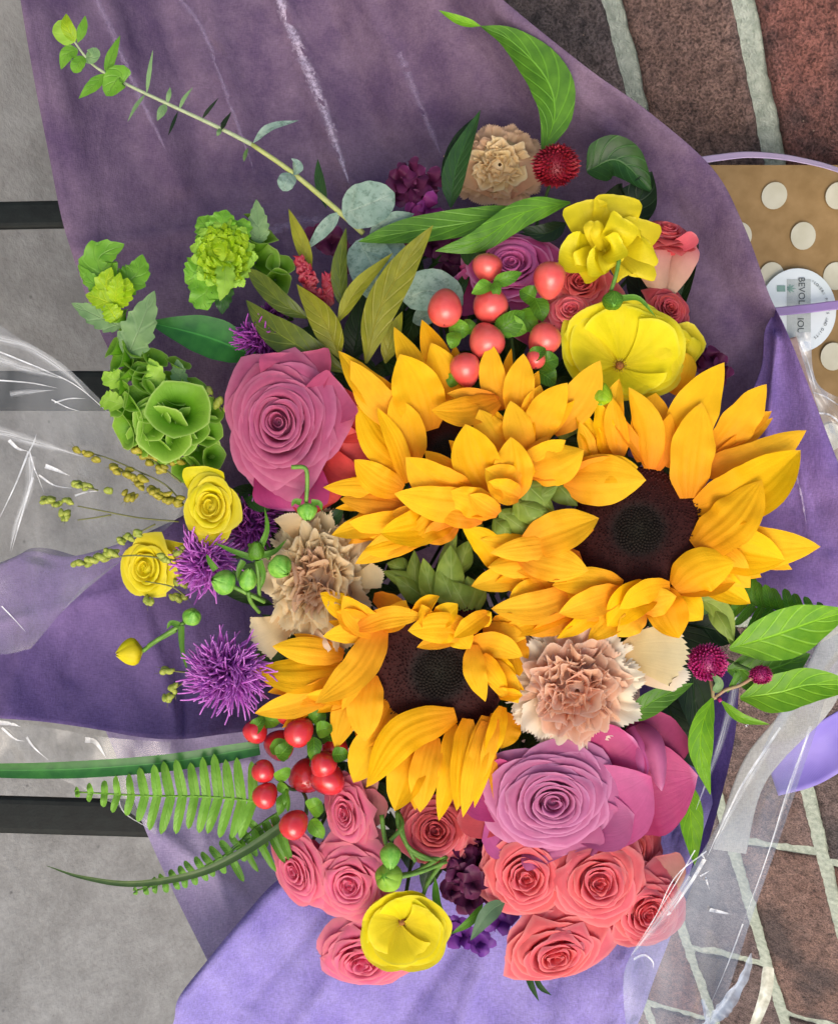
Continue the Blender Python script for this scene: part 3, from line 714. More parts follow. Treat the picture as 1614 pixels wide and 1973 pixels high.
F_clear = film_mat('cellophane', milk=.13, gloss=.14)
F_glint = fold_mat('cellophane_crease_glint', (236, 238, 240), .75)  # real folds, but the white colour stands in for sky glints
F_sheen = sheen_mat('painted_film_sheen', (236, 238, 240), .5)  # pale colour standing in for sky sheen on the film
cel = thing('cellophane_sheet', 'clear crinkled cellophane spreading from the bouquet to the left edge', 'cellophane', (200, 1100, -100), 'cellophane sheets round the bouquet')
cl = sheet([(-80, 560, -60), (20, 640, -60), (120, 700, -70), (215, 790, -90), (300, 860, -110), (350, 930, -120), (340, 1000, -110), (260, 1060, -90), (160, 1130, -70)],
           [(-80, 820, -40), (-80, 900, -40), (-80, 1000, -40), (-80, 1100, -50), (-70, 1180, -50), (-50, 1230, -50), (0, 1260, -55), (60, 1250, -60)],
           amp=6, sc_=110, nu=50, nv=44, sd=21, bow=12)
part('film', cl, F_clear, cel)
fz = on(cl)
def fcrease(par, pts, wd, f, mat=None, dz=3, kind='taper'):
    Q = spline([(x, y, 0) for x, y in pts], 12)
    return part('crease', blade([(q[0], q[1], f(q[0], q[1]) + dz) for q in Q], wd, kind, crease=.4, nu=2, nv=22), mat or F_glint, par)
for pts, wd in ((((-5, 676), (90, 715), (150, 745), (215, 800)), 3.2), (((56, 870), (30, 935), (-6, 1010)), 4), (((64, 920), (45, 985), (22, 1065)), 4.5),
                (((57, 868), (66, 900), (72, 915), (86, 950)), 3.5), (((18, 848), (35, 864), (55, 870)), 7), (((58, 868), (66, 852), (71, 836)), 3.5),
                (((88, 898), (108, 905), (135, 917)), 9), (((75, 915), (105, 935), (140, 941)), 4.5), (((145, 955), (170, 948), (195, 946)), 4),
                (((0, 733), (60, 738), (112, 748)), 3), (((106, 776), (135, 768), (165, 768)), 3), (((100, 770), (130, 785), (156, 793)), 2.5), (((4, 1168), (30, 1195), (50, 1218)), 2.5)):
    fcrease(cel, pts, wd, fz)
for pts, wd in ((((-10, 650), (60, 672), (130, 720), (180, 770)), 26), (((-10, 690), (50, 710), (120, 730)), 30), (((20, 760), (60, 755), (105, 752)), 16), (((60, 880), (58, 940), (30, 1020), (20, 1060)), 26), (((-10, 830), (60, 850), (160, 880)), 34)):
    fcrease(cel, pts, wd, fz, F_sheen)  # broad bands of painted sheen
cel2 = thing('cellophane_sheet', 'narrow cellophane fold glinting below the deep purple flap at the left edge', 'cellophane', (100, 1450, -250), 'cellophane sheets round the bouquet')
cl2 = sheet([(-60, 1370, -180), (60, 1395, -190), (200, 1420, -200), (330, 1430, -220)], [(-60, 1470, -180), (60, 1480, -190), (240, 1560, -220), (300, 1610, -240)], amp=6, sc_=40, nu=20, nv=24, sd=8)
part('film', cl2, F_clear, cel2); fz2 = on(cl2)
for pts, wd in ((((4, 1402), (30, 1424), (48, 1428)), 5), (((52, 1420), (66, 1440), (94, 1465)), 5), (((165, 1425), (185, 1430), (205, 1460)), 12), (((228, 1500), (236, 1560), (290, 1598)), 3.5), (((-4, 1392), (20, 1394), (40, 1400)), 10)):
    fcrease(cel2, pts, wd, fz2)

cer = thing('cellophane_sheet', 'stiff clear cellophane standing in front of the bricks at lower right', 'cellophane', (1400, 1600, -60), 'cellophane sheets round the bouquet')
cr = sheet([(1540, 1262, -120), (1475, 1430, -60), (1400, 1560, -30), (1340, 1660, -20), (1275, 1760, -20), (1214, 1842, -30), (1200, 1910, -40), (1215, 2050, -60)],
           [(1720, 1160, -260), (1614, 1290, -260), (1560, 1440, -250), (1510, 1590, -240), (1450, 1760, -220), (1405, 1900, -200), (1350, 2050, -200)],
           amp=7, sc_=80, nu=36, nv=50, sd=31, bow=14)
part('film', cr, F_clear, cer); fz3 = on(cr)
for pts, wd in ((((1502, 1402), (1430, 1510), (1385, 1600), (1362, 1650)), 5), (((1356, 1655), (1330, 1700), (1290, 1760)), 8), (((1290, 1757), (1284, 1764)), 7),
                (((1350, 1645), (1357, 1655)), 5), (((1562, 1400), (1520, 1510), (1480, 1640), (1430, 1780)), 3.4), (((1430, 1780), (1400, 1860), (1366, 1940)), 3.4),
                (((1220, 1848), (1240, 1840), (1256, 1852), (1258, 1866)), 5), (((1358, 1690), (1366, 1715)), 4), (((1348, 1688), (1366, 1678)), 3.5), (((1366, 1752), (1410, 1762)), 8), (((1436, 1400), (1446, 1386)), 4),
                (((1360, 1640), (1300, 1690), (1260, 1770), (1220, 1830)), 2.6), (((1338, 1638), (1290, 1720), (1240, 1800)), 2.4)):
    fcrease(cer, pts, wd, fz3, kind='taper')
for pts, wd in ((((1480, 1440), (1420, 1540), (1370, 1640)), 16), (((1330, 1690), (1270, 1770), (1215, 1840)), 34), (((1560, 1400), (1500, 1580), (1440, 1760)), 12), (((1420, 1300), (1390, 1420), (1340, 1560)), 24)):
    fcrease(cer, pts, wd, fz3, F_sheen)  # painted sheen on the right-hand film
# crumpled bluish corner, lower right, and a folded film edge
m = MB()
for pts, wd, kd in ((((1446, 1836, -150), (1428, 1885, -150), (1384, 1948, -150), (1356, 1990, -150)), 26, 'leaf'), (((1402, 1925, -148), (1375, 1955, -150), (1345, 1990, -150)), 26, 'strap'), (((1352, 1925, -150), (1360, 1955, -146), (1362, 1990, -150)), 10, 'strap')):
    blade(pts, wd, kd, crease=.9, ruf=.16, rn=5, wob=.25, nu=10, nv=30, mb=m)
part('crumpled_corner', m, fold_mat('bluish_film', (190, 200, 214), .8), cer)
m = blade([(1478, 1862, -170), (1470, 1920, -170), (1440, 2000, -170)], 26, 'strap', crease=.5, nu=4, nv=16)
part('folded_edge', m, plain_mat('pale_film_edge', (178, 176, 156), (222, 222, 208), rough=.3, sc_=240.), cer)
cru = thing('cellophane_sheet', 'crinkled film edge between the violet tissue and the polka dot bag', 'cellophane', (1590, 800, -300), 'cellophane sheets round the bouquet')
c4 = sheet([(1530, 640, -330), (1560, 740, -330), (1600, 860, -330), (1640, 960, -330)], [(1560, 640, -330), (1575, 740, -330), (1660, 790, -330), (1720, 880, -330)], amp=8, sc_=22, nu=14, nv=30, sd=6)
part('film', c4, film_mat('milky_film', milk=.28, gloss=.2), cru)
fz4 = on(c4)
for pts, wd in ((((1566, 756), (1590, 765), (1620, 785)), 3), (((1574, 796), (1598, 800), (1625, 822)), 4), (((1540, 660), (1556, 700), (1570, 750)), 3)): fcrease(cru, pts, wd, fz4, kind='band')
# ------------------------------------------------------------------ flower materials
SUN_P = petal_mat('sunflower_petal', [(226, 140, 0), (240, 172, 0), (248, 190, 4), (250, 196, 8)], rough=.62, spec=.18, transl=.3, vein=.5, vs=9, mottle=.06, edge=(246, 190, 30), edgew=.05)
SUN_P2 = petal_mat('sunflower_petal_deep', [(216, 124, 0), (234, 158, 0), (244, 180, 4)], spec=.18, rough=.6, transl=.3, vein=.5, vs=9, mottle=.06)
def disc_mat():
    k = NT('sunflower_disc'); uv = k.n('UVMap'); sp = k.n('SeparateXYZ'); k.l(uv.outputs[0], sp.inputs[0])
    tc = k.n('TexCoord'); no = k.n('TexNoise', I2=1500.); no.inputs['Detail'].default_value = 3; k.l(tc.outputs['Object'], no.inputs['Vector'])
    c = k.ramp(sp.outputs[1], [(0, (34, 30, 20)), (.36, (30, 20, 16)), (.5, (48, 14, 12)), (1, (62, 17, 13))]).outputs[0]
    c2 = k.ramp(no.outputs[0], [(.4, (70, 60, 60)), (.62, (255, 255, 255))]).outputs[0]
    c = k.mix(c, c2, .4, 'MULTIPLY')
    pb = k.n('BsdfPrincipled', i_Roughness=.75); pb.inputs['Specular IOR Level'].default_value = .2; k.l(c, pb.inputs['Base Color']); k.l(pb.outputs[0], k.out.inputs[0]); return k.m
M_disc = disc_mat()
M_sepal = leaf_mat('sepal_green', (108, 132, 44), (136, 158, 60), mid=(164, 180, 100), vscale=2, rough=.55, vb=.3)
L_mid = leaf_mat('fresh_leaf', (66, 112, 24), (92, 142, 34))
L_bright = leaf_mat('bright_leaf', (96, 156, 22), (128, 182, 34), rough=.4, vscale=6, transl=.3)
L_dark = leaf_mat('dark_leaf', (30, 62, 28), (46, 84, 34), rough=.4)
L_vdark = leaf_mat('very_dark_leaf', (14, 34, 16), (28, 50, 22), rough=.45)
L_olive = leaf_mat('olive_leaf', (118, 122, 22), (146, 146, 34), mid=(170, 160, 70), vscale=6, transl=.3)
L_olive_d = leaf_mat('olive_dark_leaf', (64, 82, 22), (92, 104, 30), vscale=6)
L_euc = leaf_mat('eucalyptus_leaf', (124, 152, 138), (158, 182, 168), mid=(178, 194, 176), vscale=1.6, rough=.7, spec=.2, powder=.5, vb=.3)
L_euc_g = leaf_mat('young_eucalyptus_leaf', (104, 140, 88), (130, 162, 108), mid=(150, 176, 130), vscale=3, rough=.6)
L_bell = leaf_mat('bell_green', (146, 192, 56), (172, 214, 82), mid=(172, 208, 100), vscale=3, rough=.5, transl=.4, vb=.25)
L_bell_d = leaf_mat('bell_leaf', (94, 152, 36), (122, 176, 50), mid=(130, 178, 76), vscale=5, transl=.3)
L_lime = leaf_mat('lime_tip', (140, 182, 18), (168, 200, 34), vscale=5, transl=.35)
L_grass = leaf_mat('grass_blade', (34, 92, 36), (52, 116, 44), vscale=.01, rough=.35, vb=.1)
L_fern = leaf_mat('fern_green', (110, 166, 48), (134, 186, 68), mid=(96, 150, 44), vscale=6, transl=.3)
L_bud = plain_mat('bud_green', (94, 158, 46), (134, 186, 74), rough=.4, sc_=420., bump=.3)
M_stem = plain_mat('stem_green', (86, 128, 46), (110, 150, 60), rough=.5, sc_=300.)
M_stem_d = plain_mat('stem_dark', (52, 78, 36), (70, 98, 44), rough=.55, sc_=300.)
M_stem_y = plain_mat('stem_yellow_green', (150, 160, 86), (166, 172, 110), rough=.55, sc_=300.)
KNOT = (880, 1000, -700)
def stem_to(par, x, y, z, r=7, mat=None):
    m = tube([(x, y, z), (lerp(x, KNOT[0], .45), lerp(y, KNOT[1], .4), z - 260), (KNOT[0] + (x-880)*.05, KNOT[1] + (y-1000)*.05, -900)], r, r*.9, 7)
    return part('stem', m, mat or M_stem_d, par)

def sunflower(label, c, ax, R, petals, sq=1., core=(0, 0)):
    x, y, z = c
    t = thing('sunflower', label, 'sunflower', c, 'sunflowers in the middle of the bouquet')
    cc = P(x, y, z); k = (D - z) / D; R *= k
    e1, e2, a = basis(ax)
    def pt(r, an, h=0): return cc + e1 * r * math.cos(an) * sq + e2 * r * math.sin(an) + a * h
    ccx = nrm(e1 * core[0] + e2 * core[1]) if core != (0, 0) else None
    prf = [(R * math.sin(f * 1.57) , R * .16 * math.cos(f * 1.57) ** 1.5 - (R * .05 if f < .2 else 0)) for f in np.linspace(.01, 1, 12)] + [(R * 1.02, -R * .12), (R * .8, -R * .3), (R * .3, -R * .45)]
    m = MB(); n = 40; G = np.array([[pt(r, 6.2832 * q / n, h) for q in range(n)] for r, h in prf])
    UV = np.array([[(q / n, min(1, r / R)) for q in range(n)] for r, h in prf]); m.grid(G, UV, close=True)
    hd = part('disc', m, M_disc, t)
    fm = MB(); N = 1500
    for i in range(N):
        r = math.sqrt((i + .5) / N); an = i * 2.39996
        if rnd.random() < .01: continue
        q = R * r * .99; h = R * .16 * max(0, math.cos(r * 1.57)) ** 1.5 - (R * .05 * max(0, 1 - r / .25))
        b = pt(q, an, h - 1); s = R * .029 * (.7 + .5 * r); hh = R * (.035 if r < .42 else .075) * rnd.uniform(.6, 1.3)
        o1 = nrm(pt(q + 1, an, h) - pt(q, an, h)); o2 = np.cross(a, o1)
        tip = b + a * hh + o1 * hh * (-.3 if r < .45 else .25) + o2 * rnd.uniform(-2, 2)
        fm.faces([b + o1 * s, b + o2 * s, b - o1 * s, b - o2 * s, tip + o1 * s * .35, tip - o1 * s * .35], [(0, 1, 4), (1, 2, 5, 4), (2, 3, 5), (3, 0, 4, 5)], [(0, r)] * 6)
    part('floret', fm, M_disc, hd, kind='stuff')
    for q in petals:
        bx, by, tx, ty, w_, z0, z1 = q[:7]; kw = dict(q[7]) if len(q) > 7 else {}
        mat = kw.pop('mat', SUN_P); arch = kw.pop('arch', .1); side = kw.pop('side', 0.); kd = kw.pop('kind', 'petal'); kd = 'petal'
        L = math.hypot(tx - bx, ty - by)
        nx, ny = -(ty - by) / L, (tx - bx) / L
        mx, my = (bx + tx) / 2 + nx * side * L, (by + ty) / 2 + ny * side * L
        kw['cup'] = kw.get('cup', rnd.choice([-.16, -.08, .06, .12])) * .6; kw['veins'] = kw.get('veins', .05) * .8; w_ *= .97; tx += (tx - bx) * .04; ty += (ty - by) * .04; kw.setdefault('crease', rnd.choice([0, .06, .2, .3, -.15])); kw.setdefault('roll', rnd.uniform(-22, 22)); kw['nu'] = 18
        kw.setdefault('roll2', kw['roll'] * .3 + rnd.uniform(-34, 34)); kw.setdefault('ruf', rnd.uniform(.03, .07))
        m = blade([(bx, by, z0), (mx, my, (z0 + z1) / 2 + arch * L * .8), (tx, ty, z1)], w_, kd, nv=18, **kw)
        part('petal', m, mat, t)
        if L > 70 and rnd.random() < .75 and kd == 'petal':      # thinner petals of the second whorl showing between
            an_ = math.atan2(ty - by, tx - bx) + rnd.choice([-1, 1]) * rnd.uniform(.22, .34); L2 = L * rnd.uniform(.78, .98); ex, ey = bx + L2 * math.cos(an_), by + L2 * math.sin(an_)
            m = blade([(bx, by, z0 - 12), ((bx+ex)/2, (by+ey)/2, (z0+z1)/2 - 6), (ex, ey, z1 - 14 - rnd.uniform(0, 10))], w_ * rnd.uniform(.45, .65), 'petal', nu=12, nv=14, cup=rnd.uniform(-.1, .3), crease=.2, roll=rnd.uniform(-30, 30), roll2=rnd.uniform(-40, 40))
            part('petal', m, SUN_P2, t)
    stem_to(t, x, y, z - 40, 11)
    return t

S1 = [ # back layer first
 (1240, 890, 1262, 762, 96, -34, -20, dict(mat=SUN_P2, cup=.3)), (1300, 905, 1391, 706, 98, -26, -4, dict(side=-.06)), (1372, 868, 1472, 745, 84, -40, -20, dict(cup=.15, roll=-20, crease=.2)),
 (1352, 905, 1545, 832, 78, -34, -22, dict(side=.1, cup=-.35)), (1350, 1020, 1571, 1052, 88, -44, -30, dict(side=.08, cup=-.2)),
 (1340, 1050, 1505, 1078, 96, -24, -14, dict(side=-.02, cup=.22)), (1341, 985, 1534, 872, 112, -14, 6, dict(side=.1)), (1326, 960, 1350, 782, 96, -6, 12, dict(side=-.02, veins=.1)),
 (1338, 1056, 1462, 930, 100, 6, 26, dict(side=.08, veins=.1)),
 (1180, 870, 1192, 735, 52, -20, 0, dict(cup=.5, side=-.06)), (1155, 885, 1108, 790, 42, -20, 0, dict(cup=.6, ruf=.1)), (1172, 880, 1150, 775, 44, -14, 6, dict(cup=.6, ruf=.1)), (1138, 895, 1116, 815, 40, -10, 10, dict(cup=.5)),
 (1192, 880, 1180, 770, 46, -8, 10, dict(cup=.6)),
 (1252, 903, 1212, 752, 60, 4, 22, dict(side=.1, cup=-.35)), (1262, 905, 1290, 800, 50, -10, 6, dict(mat=SUN_P2)),
 (1085, 925, 1238, 925, 104, 6, 26, dict(kind='trunc', cup=-.12, veins=.05, roll=6)), (1130, 905, 1225, 900, 60, 12, 22, dict(kind='trunc', cup=-.1, roll=24)),
 (1310, 1080, 1440, 1160, 66, -34, -20, dict(cup=.35)), (1318, 1075, 1440, 1130, 84, -20, -4, dict(side=-.15, cup=-.3)), (1300, 1135, 1412, 1085, 92, 14, 34, dict(side=-.1, cup=-.45)), (1330, 1110, 1395, 1120, 60, 0, 14, dict(cup=-.3)),
 (1278, 1130, 1350, 1192, 76, -14, 0, dict(cup=.3)), (1265, 1135, 1306, 1226, 80, -8, 6, dict(cup=.3, mat=SUN_P2)), (1235, 1170, 1300, 1150, 58, 10, 24, dict(cup=-.4)), (1290, 1130, 1196, 1172, 52, 18, 30, dict(side=.1)),
 (1262, 1140, 1172, 1205, 72, 4, 20, dict(cup=.35, side=.12)), (1225, 1160, 1135, 1232, 54, -4, 10, dict(cup=.45)), (1240, 1180, 1190, 1225, 50, 10, 22, dict(cup=-.4)),
 (1198, 1128, 1068, 1128, 58, 4, 18, dict(cup=-.2, side=.06)), (1195, 1140, 1080, 1180, 60, 12, 26, dict(cup=.5)), (1190, 1130, 1110, 1205, 50, -6, 8, dict(mat=SUN_P2)), (1110, 1145, 952, 1172, 66, 4, 16, dict(side=-.08)), (1120, 1165, 958, 1225, 48, -10, 4, dict(cup=.3)),
 (1110, 1180, 1020, 1222, 44, 0, 8, dict(mat=SUN_P2, cup=.4)), (1170, 1160, 1075, 1228, 40, -4, 6, dict(cup=.4)),
 (970, 1105, 893, 1018, 60, -12, 10, dict(side=.1, cup=-.3)), (1030, 1090, 912, 1128, 58, -20, -6, dict(cup=.25)), (1050, 1060, 930, 1040, 46, -2, 14, dict(cup=-.4)), (1060, 1080, 944, 1092, 56, 4, 20, dict(cup=-.35)),
 (1050, 1110, 968, 1082, 44, 0, 12, dict(mat=SUN_P2)), (1045, 1125, 982, 1155, 44, 6, 14, dict(cup=.4)), (1120, 1075, 1000, 1100, 70, 10, 22, dict(mat=SUN_P2, cup=.3)),
 (1140, 1010, 1010, 1045, 62, 8, 26, dict(cup=-.3)), (1010, 1048, 1148, 1000, 84, 20, 30, dict(kind='trunc', cup=-.1, roll=-14, ruf=.06)), (1000, 1070, 1128, 1098, 76, 24, 34, dict(kind='trunc', cup=-.1, roll=16, ruf=.06)),
 (1085, 1050, 950, 1065, 50, 18, 30, dict(cup=-.3)),
]
sunflower('large open sunflower on the right with its dark disc fully in view', (1228, 1022, -26), (-.12, .1, 1), 124, S1, core=(-1, 0))
S3 = [
 (880, 780, 815, 622, 62, -50, -30, dict(mat=SUN_P2)), (872, 800, 763, 636, 66, -40, -16, dict(side=-.05)), (880, 790, 832, 665, 76, -30, -8, {}),
 (800, 790, 657, 680, 66, -40, -22, dict(side=-.12)), (797, 822, 680, 700, 72, -26, -6, dict(side=-.1)), (826, 830, 772, 688, 102, -10, 10, dict(side=.04, veins=.1)),
 (800, 905, 692, 786, 66, -24, -10, dict(side=-.12)), (796, 890, 756, 770, 74, -10, 6, dict(side=.06)), (785, 930, 728, 790, 40, -4, 10, dict(side=.05)),
 (775, 945, 686, 888, 62, -20, -2, dict(side=-.08)), (778, 962, 628, 940, 46, -30, -14, dict(side=.06)), (778, 975, 660, 962, 54, -22, -8, dict(mat=SUN_P2)),
 (800, 1000, 676, 1006, 60, -24, -4, dict(side=-.08)), (760, 1000, 643, 1030, 50, -30, -16, {}), (840, 1020, 690, 1084, 56, -28, -14, dict(side=.05)), (810, 1035, 705, 1062, 44, -18, -6, dict(side=-.04)),
 (852, 990, 736, 1026, 72, -4, 16, dict(side=-.1)), (872, 1000, 788, 1054, 58, 4, 20, dict(side=.08, cup=.2)), (880, 1010, 815, 1040, 50, 8, 18, dict(mat=SUN_P2)),
 (965, 790, 945, 664, 54, -10, 16, dict(side=-.05)), (1000, 810, 1008, 686, 62, 0, 24, dict(side=-.04)), (1062, 832, 1152, 700, 74, -10, 20, dict(side=.06)), (1020, 860, 1090, 742, 72, 16, 40, dict(side=-.04, cup=-.3)), (1010, 830, 1040, 745, 50, 4, 24, dict(cup=.3)),
 (960, 772, 836, 790, 62, 20, 34, dict(side=-.1, cup=-.2, mat=SUN_P2)),
 (1012, 880, 984, 776, 60, 24, 44, {}), (978, 868, 925, 792, 66, 22, 44, dict(side=-.08)), (1012, 908, 1120, 868, 86, 34, 50, dict(side=.06)), (1000, 905, 1086, 850, 50, 30, 46, dict(cup=.3)),
 (945, 945, 898, 822, 92, 38, 64, dict(side=-.05, veins=.1)), (985, 960, 984, 846, 76, 52, 76, dict(side=.04, veins=.1)), (905, 955, 786, 884, 84, 48, 62, dict(side=-.08)), (940, 972, 766, 952, 72, 56, 66, dict(side=-.06)),
 (1000, 950, 936, 905, 66, 62, 74, dict(cup=.2)), (960, 985, 862, 952, 62, 66, 72, dict(ruf=.1)), (930, 1000, 838, 985, 50, 60, 62, dict(mat=SUN_P2, ruf=.1)), (1000, 958, 940, 930, 50, 74, 84, dict(cup=.3, ruf=.1)),
 (960, 990, 905, 955, 42, 76, 84, dict(cup=.35)), (1015, 930, 1000, 880, 44, 60, 76, {}),
]
sunflower('upper sunflower turned away with its near petals folded over the dark disc', (868, 880, -20), (-.3, .3, 1), 96, S3)
S2 = [
 (660, 1290, 494, 1294, 78, -40, -20, dict(side=-.05)), (662, 1262, 530, 1246, 56, -26, -6, {}), (655, 1310, 497, 1372, 58, -44, -26, dict(side=-.06)), (640, 1330, 560, 1352, 40, -38, -24, dict(mat=SUN_P2)), 
 (700, 1340, 592, 1340, 36, -26, -10, dict(cup=.3)), (706, 1318, 648, 1438, 62, -34, -20, dict(side=.08)), (714, 1300, 704, 1424, 74, -14, 0, dict(side=.05, veins=.1)),
 (765, 1350, 716, 1440, 76, -34, -22, dict(mat=SUN_P2)), (770, 1398, 684, 1504, 84, -34, -24, dict(side=.1)), (805, 1435, 762, 1558, 76, -34, -20, {}), (836, 1420, 810, 1560, 62, -20, -8, dict(side=.04, veins=.1)),
 (878, 1378, 712, 1512, 78, -8, 8, dict(side=.16, veins=.1)), (872, 1395, 846, 1575, 46, -22, -8, dict(side=-.04)), (900, 1385, 880, 1556, 58, -10, 6, dict(veins=.1)), (936, 1380, 893, 1568, 46, -4, 10, {}), (952, 1375, 915, 1550, 34, -14, 2, {}),
 (935, 1390, 905, 1545, 40, 2, 12, {}), (968, 1362, 936, 1468, 38, -2, 12, dict(cup=.2)), (985, 1375, 965, 1440, 60, -34, -24, dict(mat=SUN_P2)), (955, 1385, 928, 1500, 30, 6, 16, {}),
 (700, 1195, 620, 1144, 52, -14, 4, {}), (725, 1222, 626, 1226, 44, 0, 10, dict(side=.05)), (736, 1208, 612, 1350, 72, 8, 28, dict(side=-.1, veins=.08)), 
 (740, 1215, 664, 1150, 62, 2, 26, dict(side=-.1, cup=.4)), (730, 1200, 780, 1158, 54, 0, 16, dict(cup=.4, side=.2)), (720, 1150, 790, 1180, 46, -20, -6, dict(mat=SUN_P2)), (690, 1210, 812, 1188, 44, 22, 34, dict(side=-.08)), (715, 1212, 650, 1180, 50, 10, 20, dict(cup=.3, mat=SUN_P2)),
 (905, 1215, 790, 1215, 62, 28, 44, dict(side=.05, cup=-.35)), (880, 1185, 822, 1232, 66, 22, 38, dict(cup=-.3)), (868, 1200, 904, 1248, 56, 24, 34, {}), (800, 1190, 845, 1150, 44, 14, 30, dict(cup=.7, curl=1.2)), (835, 1205, 880, 1165, 46, 30, 40, dict(cup=.6)), (826, 1210, 812, 1166, 34, 36, 46, dict(cup=.4)),
 (940, 1182, 876, 1228, 38, 40, 52, dict(cup=.2)), (915, 1200, 945, 1180, 38, 30, 44, dict(cup=-.4)), (950, 1202, 1010, 1195, 50, -4, 8, dict(cup=.3)), (930, 1215, 1010, 1228, 46, 4, 16, dict(cup=-.3)), (905, 1240, 1003, 1264, 52, 20, 34, dict(side=-.1)), (912, 1242, 934, 1348, 46, 30, 40, dict(side=.08)),
 (930, 1270, 992, 1300, 50, 14, 26, dict(cup=.4)), (935, 1275, 996, 1352, 54, 22, 34, dict(side=-.04, cup=-.3)), (930, 1262, 975, 1330, 40, 34, 44, dict(cup=.5)), (960, 1330, 1005, 1340, 36, 30, 40, dict(cup=.6, curl=1.3)), (985, 1215, 1000, 1300, 56, -20, -8, dict(mat=SUN_P2)),
 (925, 1205, 870, 1210, 36, 30, 44, dict(mat=SUN_P2)),
]
sunflower('lower sunflower facing down with its disc half covered by curled petals', (845, 1292, -30), (.05, -.12, 1), 134, S2, core=(0, 1))

# green bracts under the sunflower heads
def bracts(label, at, items, grp='sunflower bracts'):
    t = thing('sunflower_calyx', label, 'calyx', at, grp)
    for (bx, by, tx, ty, w_, z0, z1) in items:
        part('bract', blade([(bx, by, z0), ((bx+tx)/2, (by+ty)/2, (z0+z1)/2 + 10), (tx, ty, z1)], w_, 'ovate', cup=-.3, crease=-.1, nu=8, nv=12, roll=rnd.uniform(-20, 20)), M_sepal, t)
    return t
bracts('ring of green bracts between the three sunflowers, above the lower disc', (830, 1120, -40),
 [(850, 1150, 735, 1100, 46, -60, -50), (830, 1160, 760, 1110, 50, -56, -40), (836, 1170, 815, 1075, 44, -34, -16), (870, 1165, 868, 1050, 62, -24, -2), (880, 1175, 846, 1095, 60, -14, -4), (905, 1185, 870, 1120, 70, -20, -4), (920, 1180, 900, 1110, 60, -46, -30),
  (800, 1150, 798, 1060, 36, -60, -44), (850, 1110, 880, 1020, 30, -50, -30), (790, 1100, 745, 1085, 40, -70, -60), (880, 1110, 905, 1040, 50, -60, -50)])
bracts('green bracts showing behind the folded petals of the upper sunflower', (1020, 970, 0),
 [(985, 990, 1075, 935, 50, 20, 34), (1010, 930, 1068, 985, 56, 40, 20), (990, 960, 1052, 1018, 52, 30, 26), (960, 985, 1030, 1035, 44, 14, 6), (1060, 920, 1112, 975, 54, -6, 4), (1075, 905, 1100, 950, 50, -16, -6), (1000, 970, 1062, 990, 34, 44, 34),
  (940, 1030, 1000, 1045, 30, -4, 0), (950, 1000, 985, 1030, 40, 10, 14), (1100, 800, 1080, 850, 60, -60, -60), (1370, 1165, 1412, 1235, 36, -60, -50), (930, 1010, 900, 1040, 34, -10, -10)])

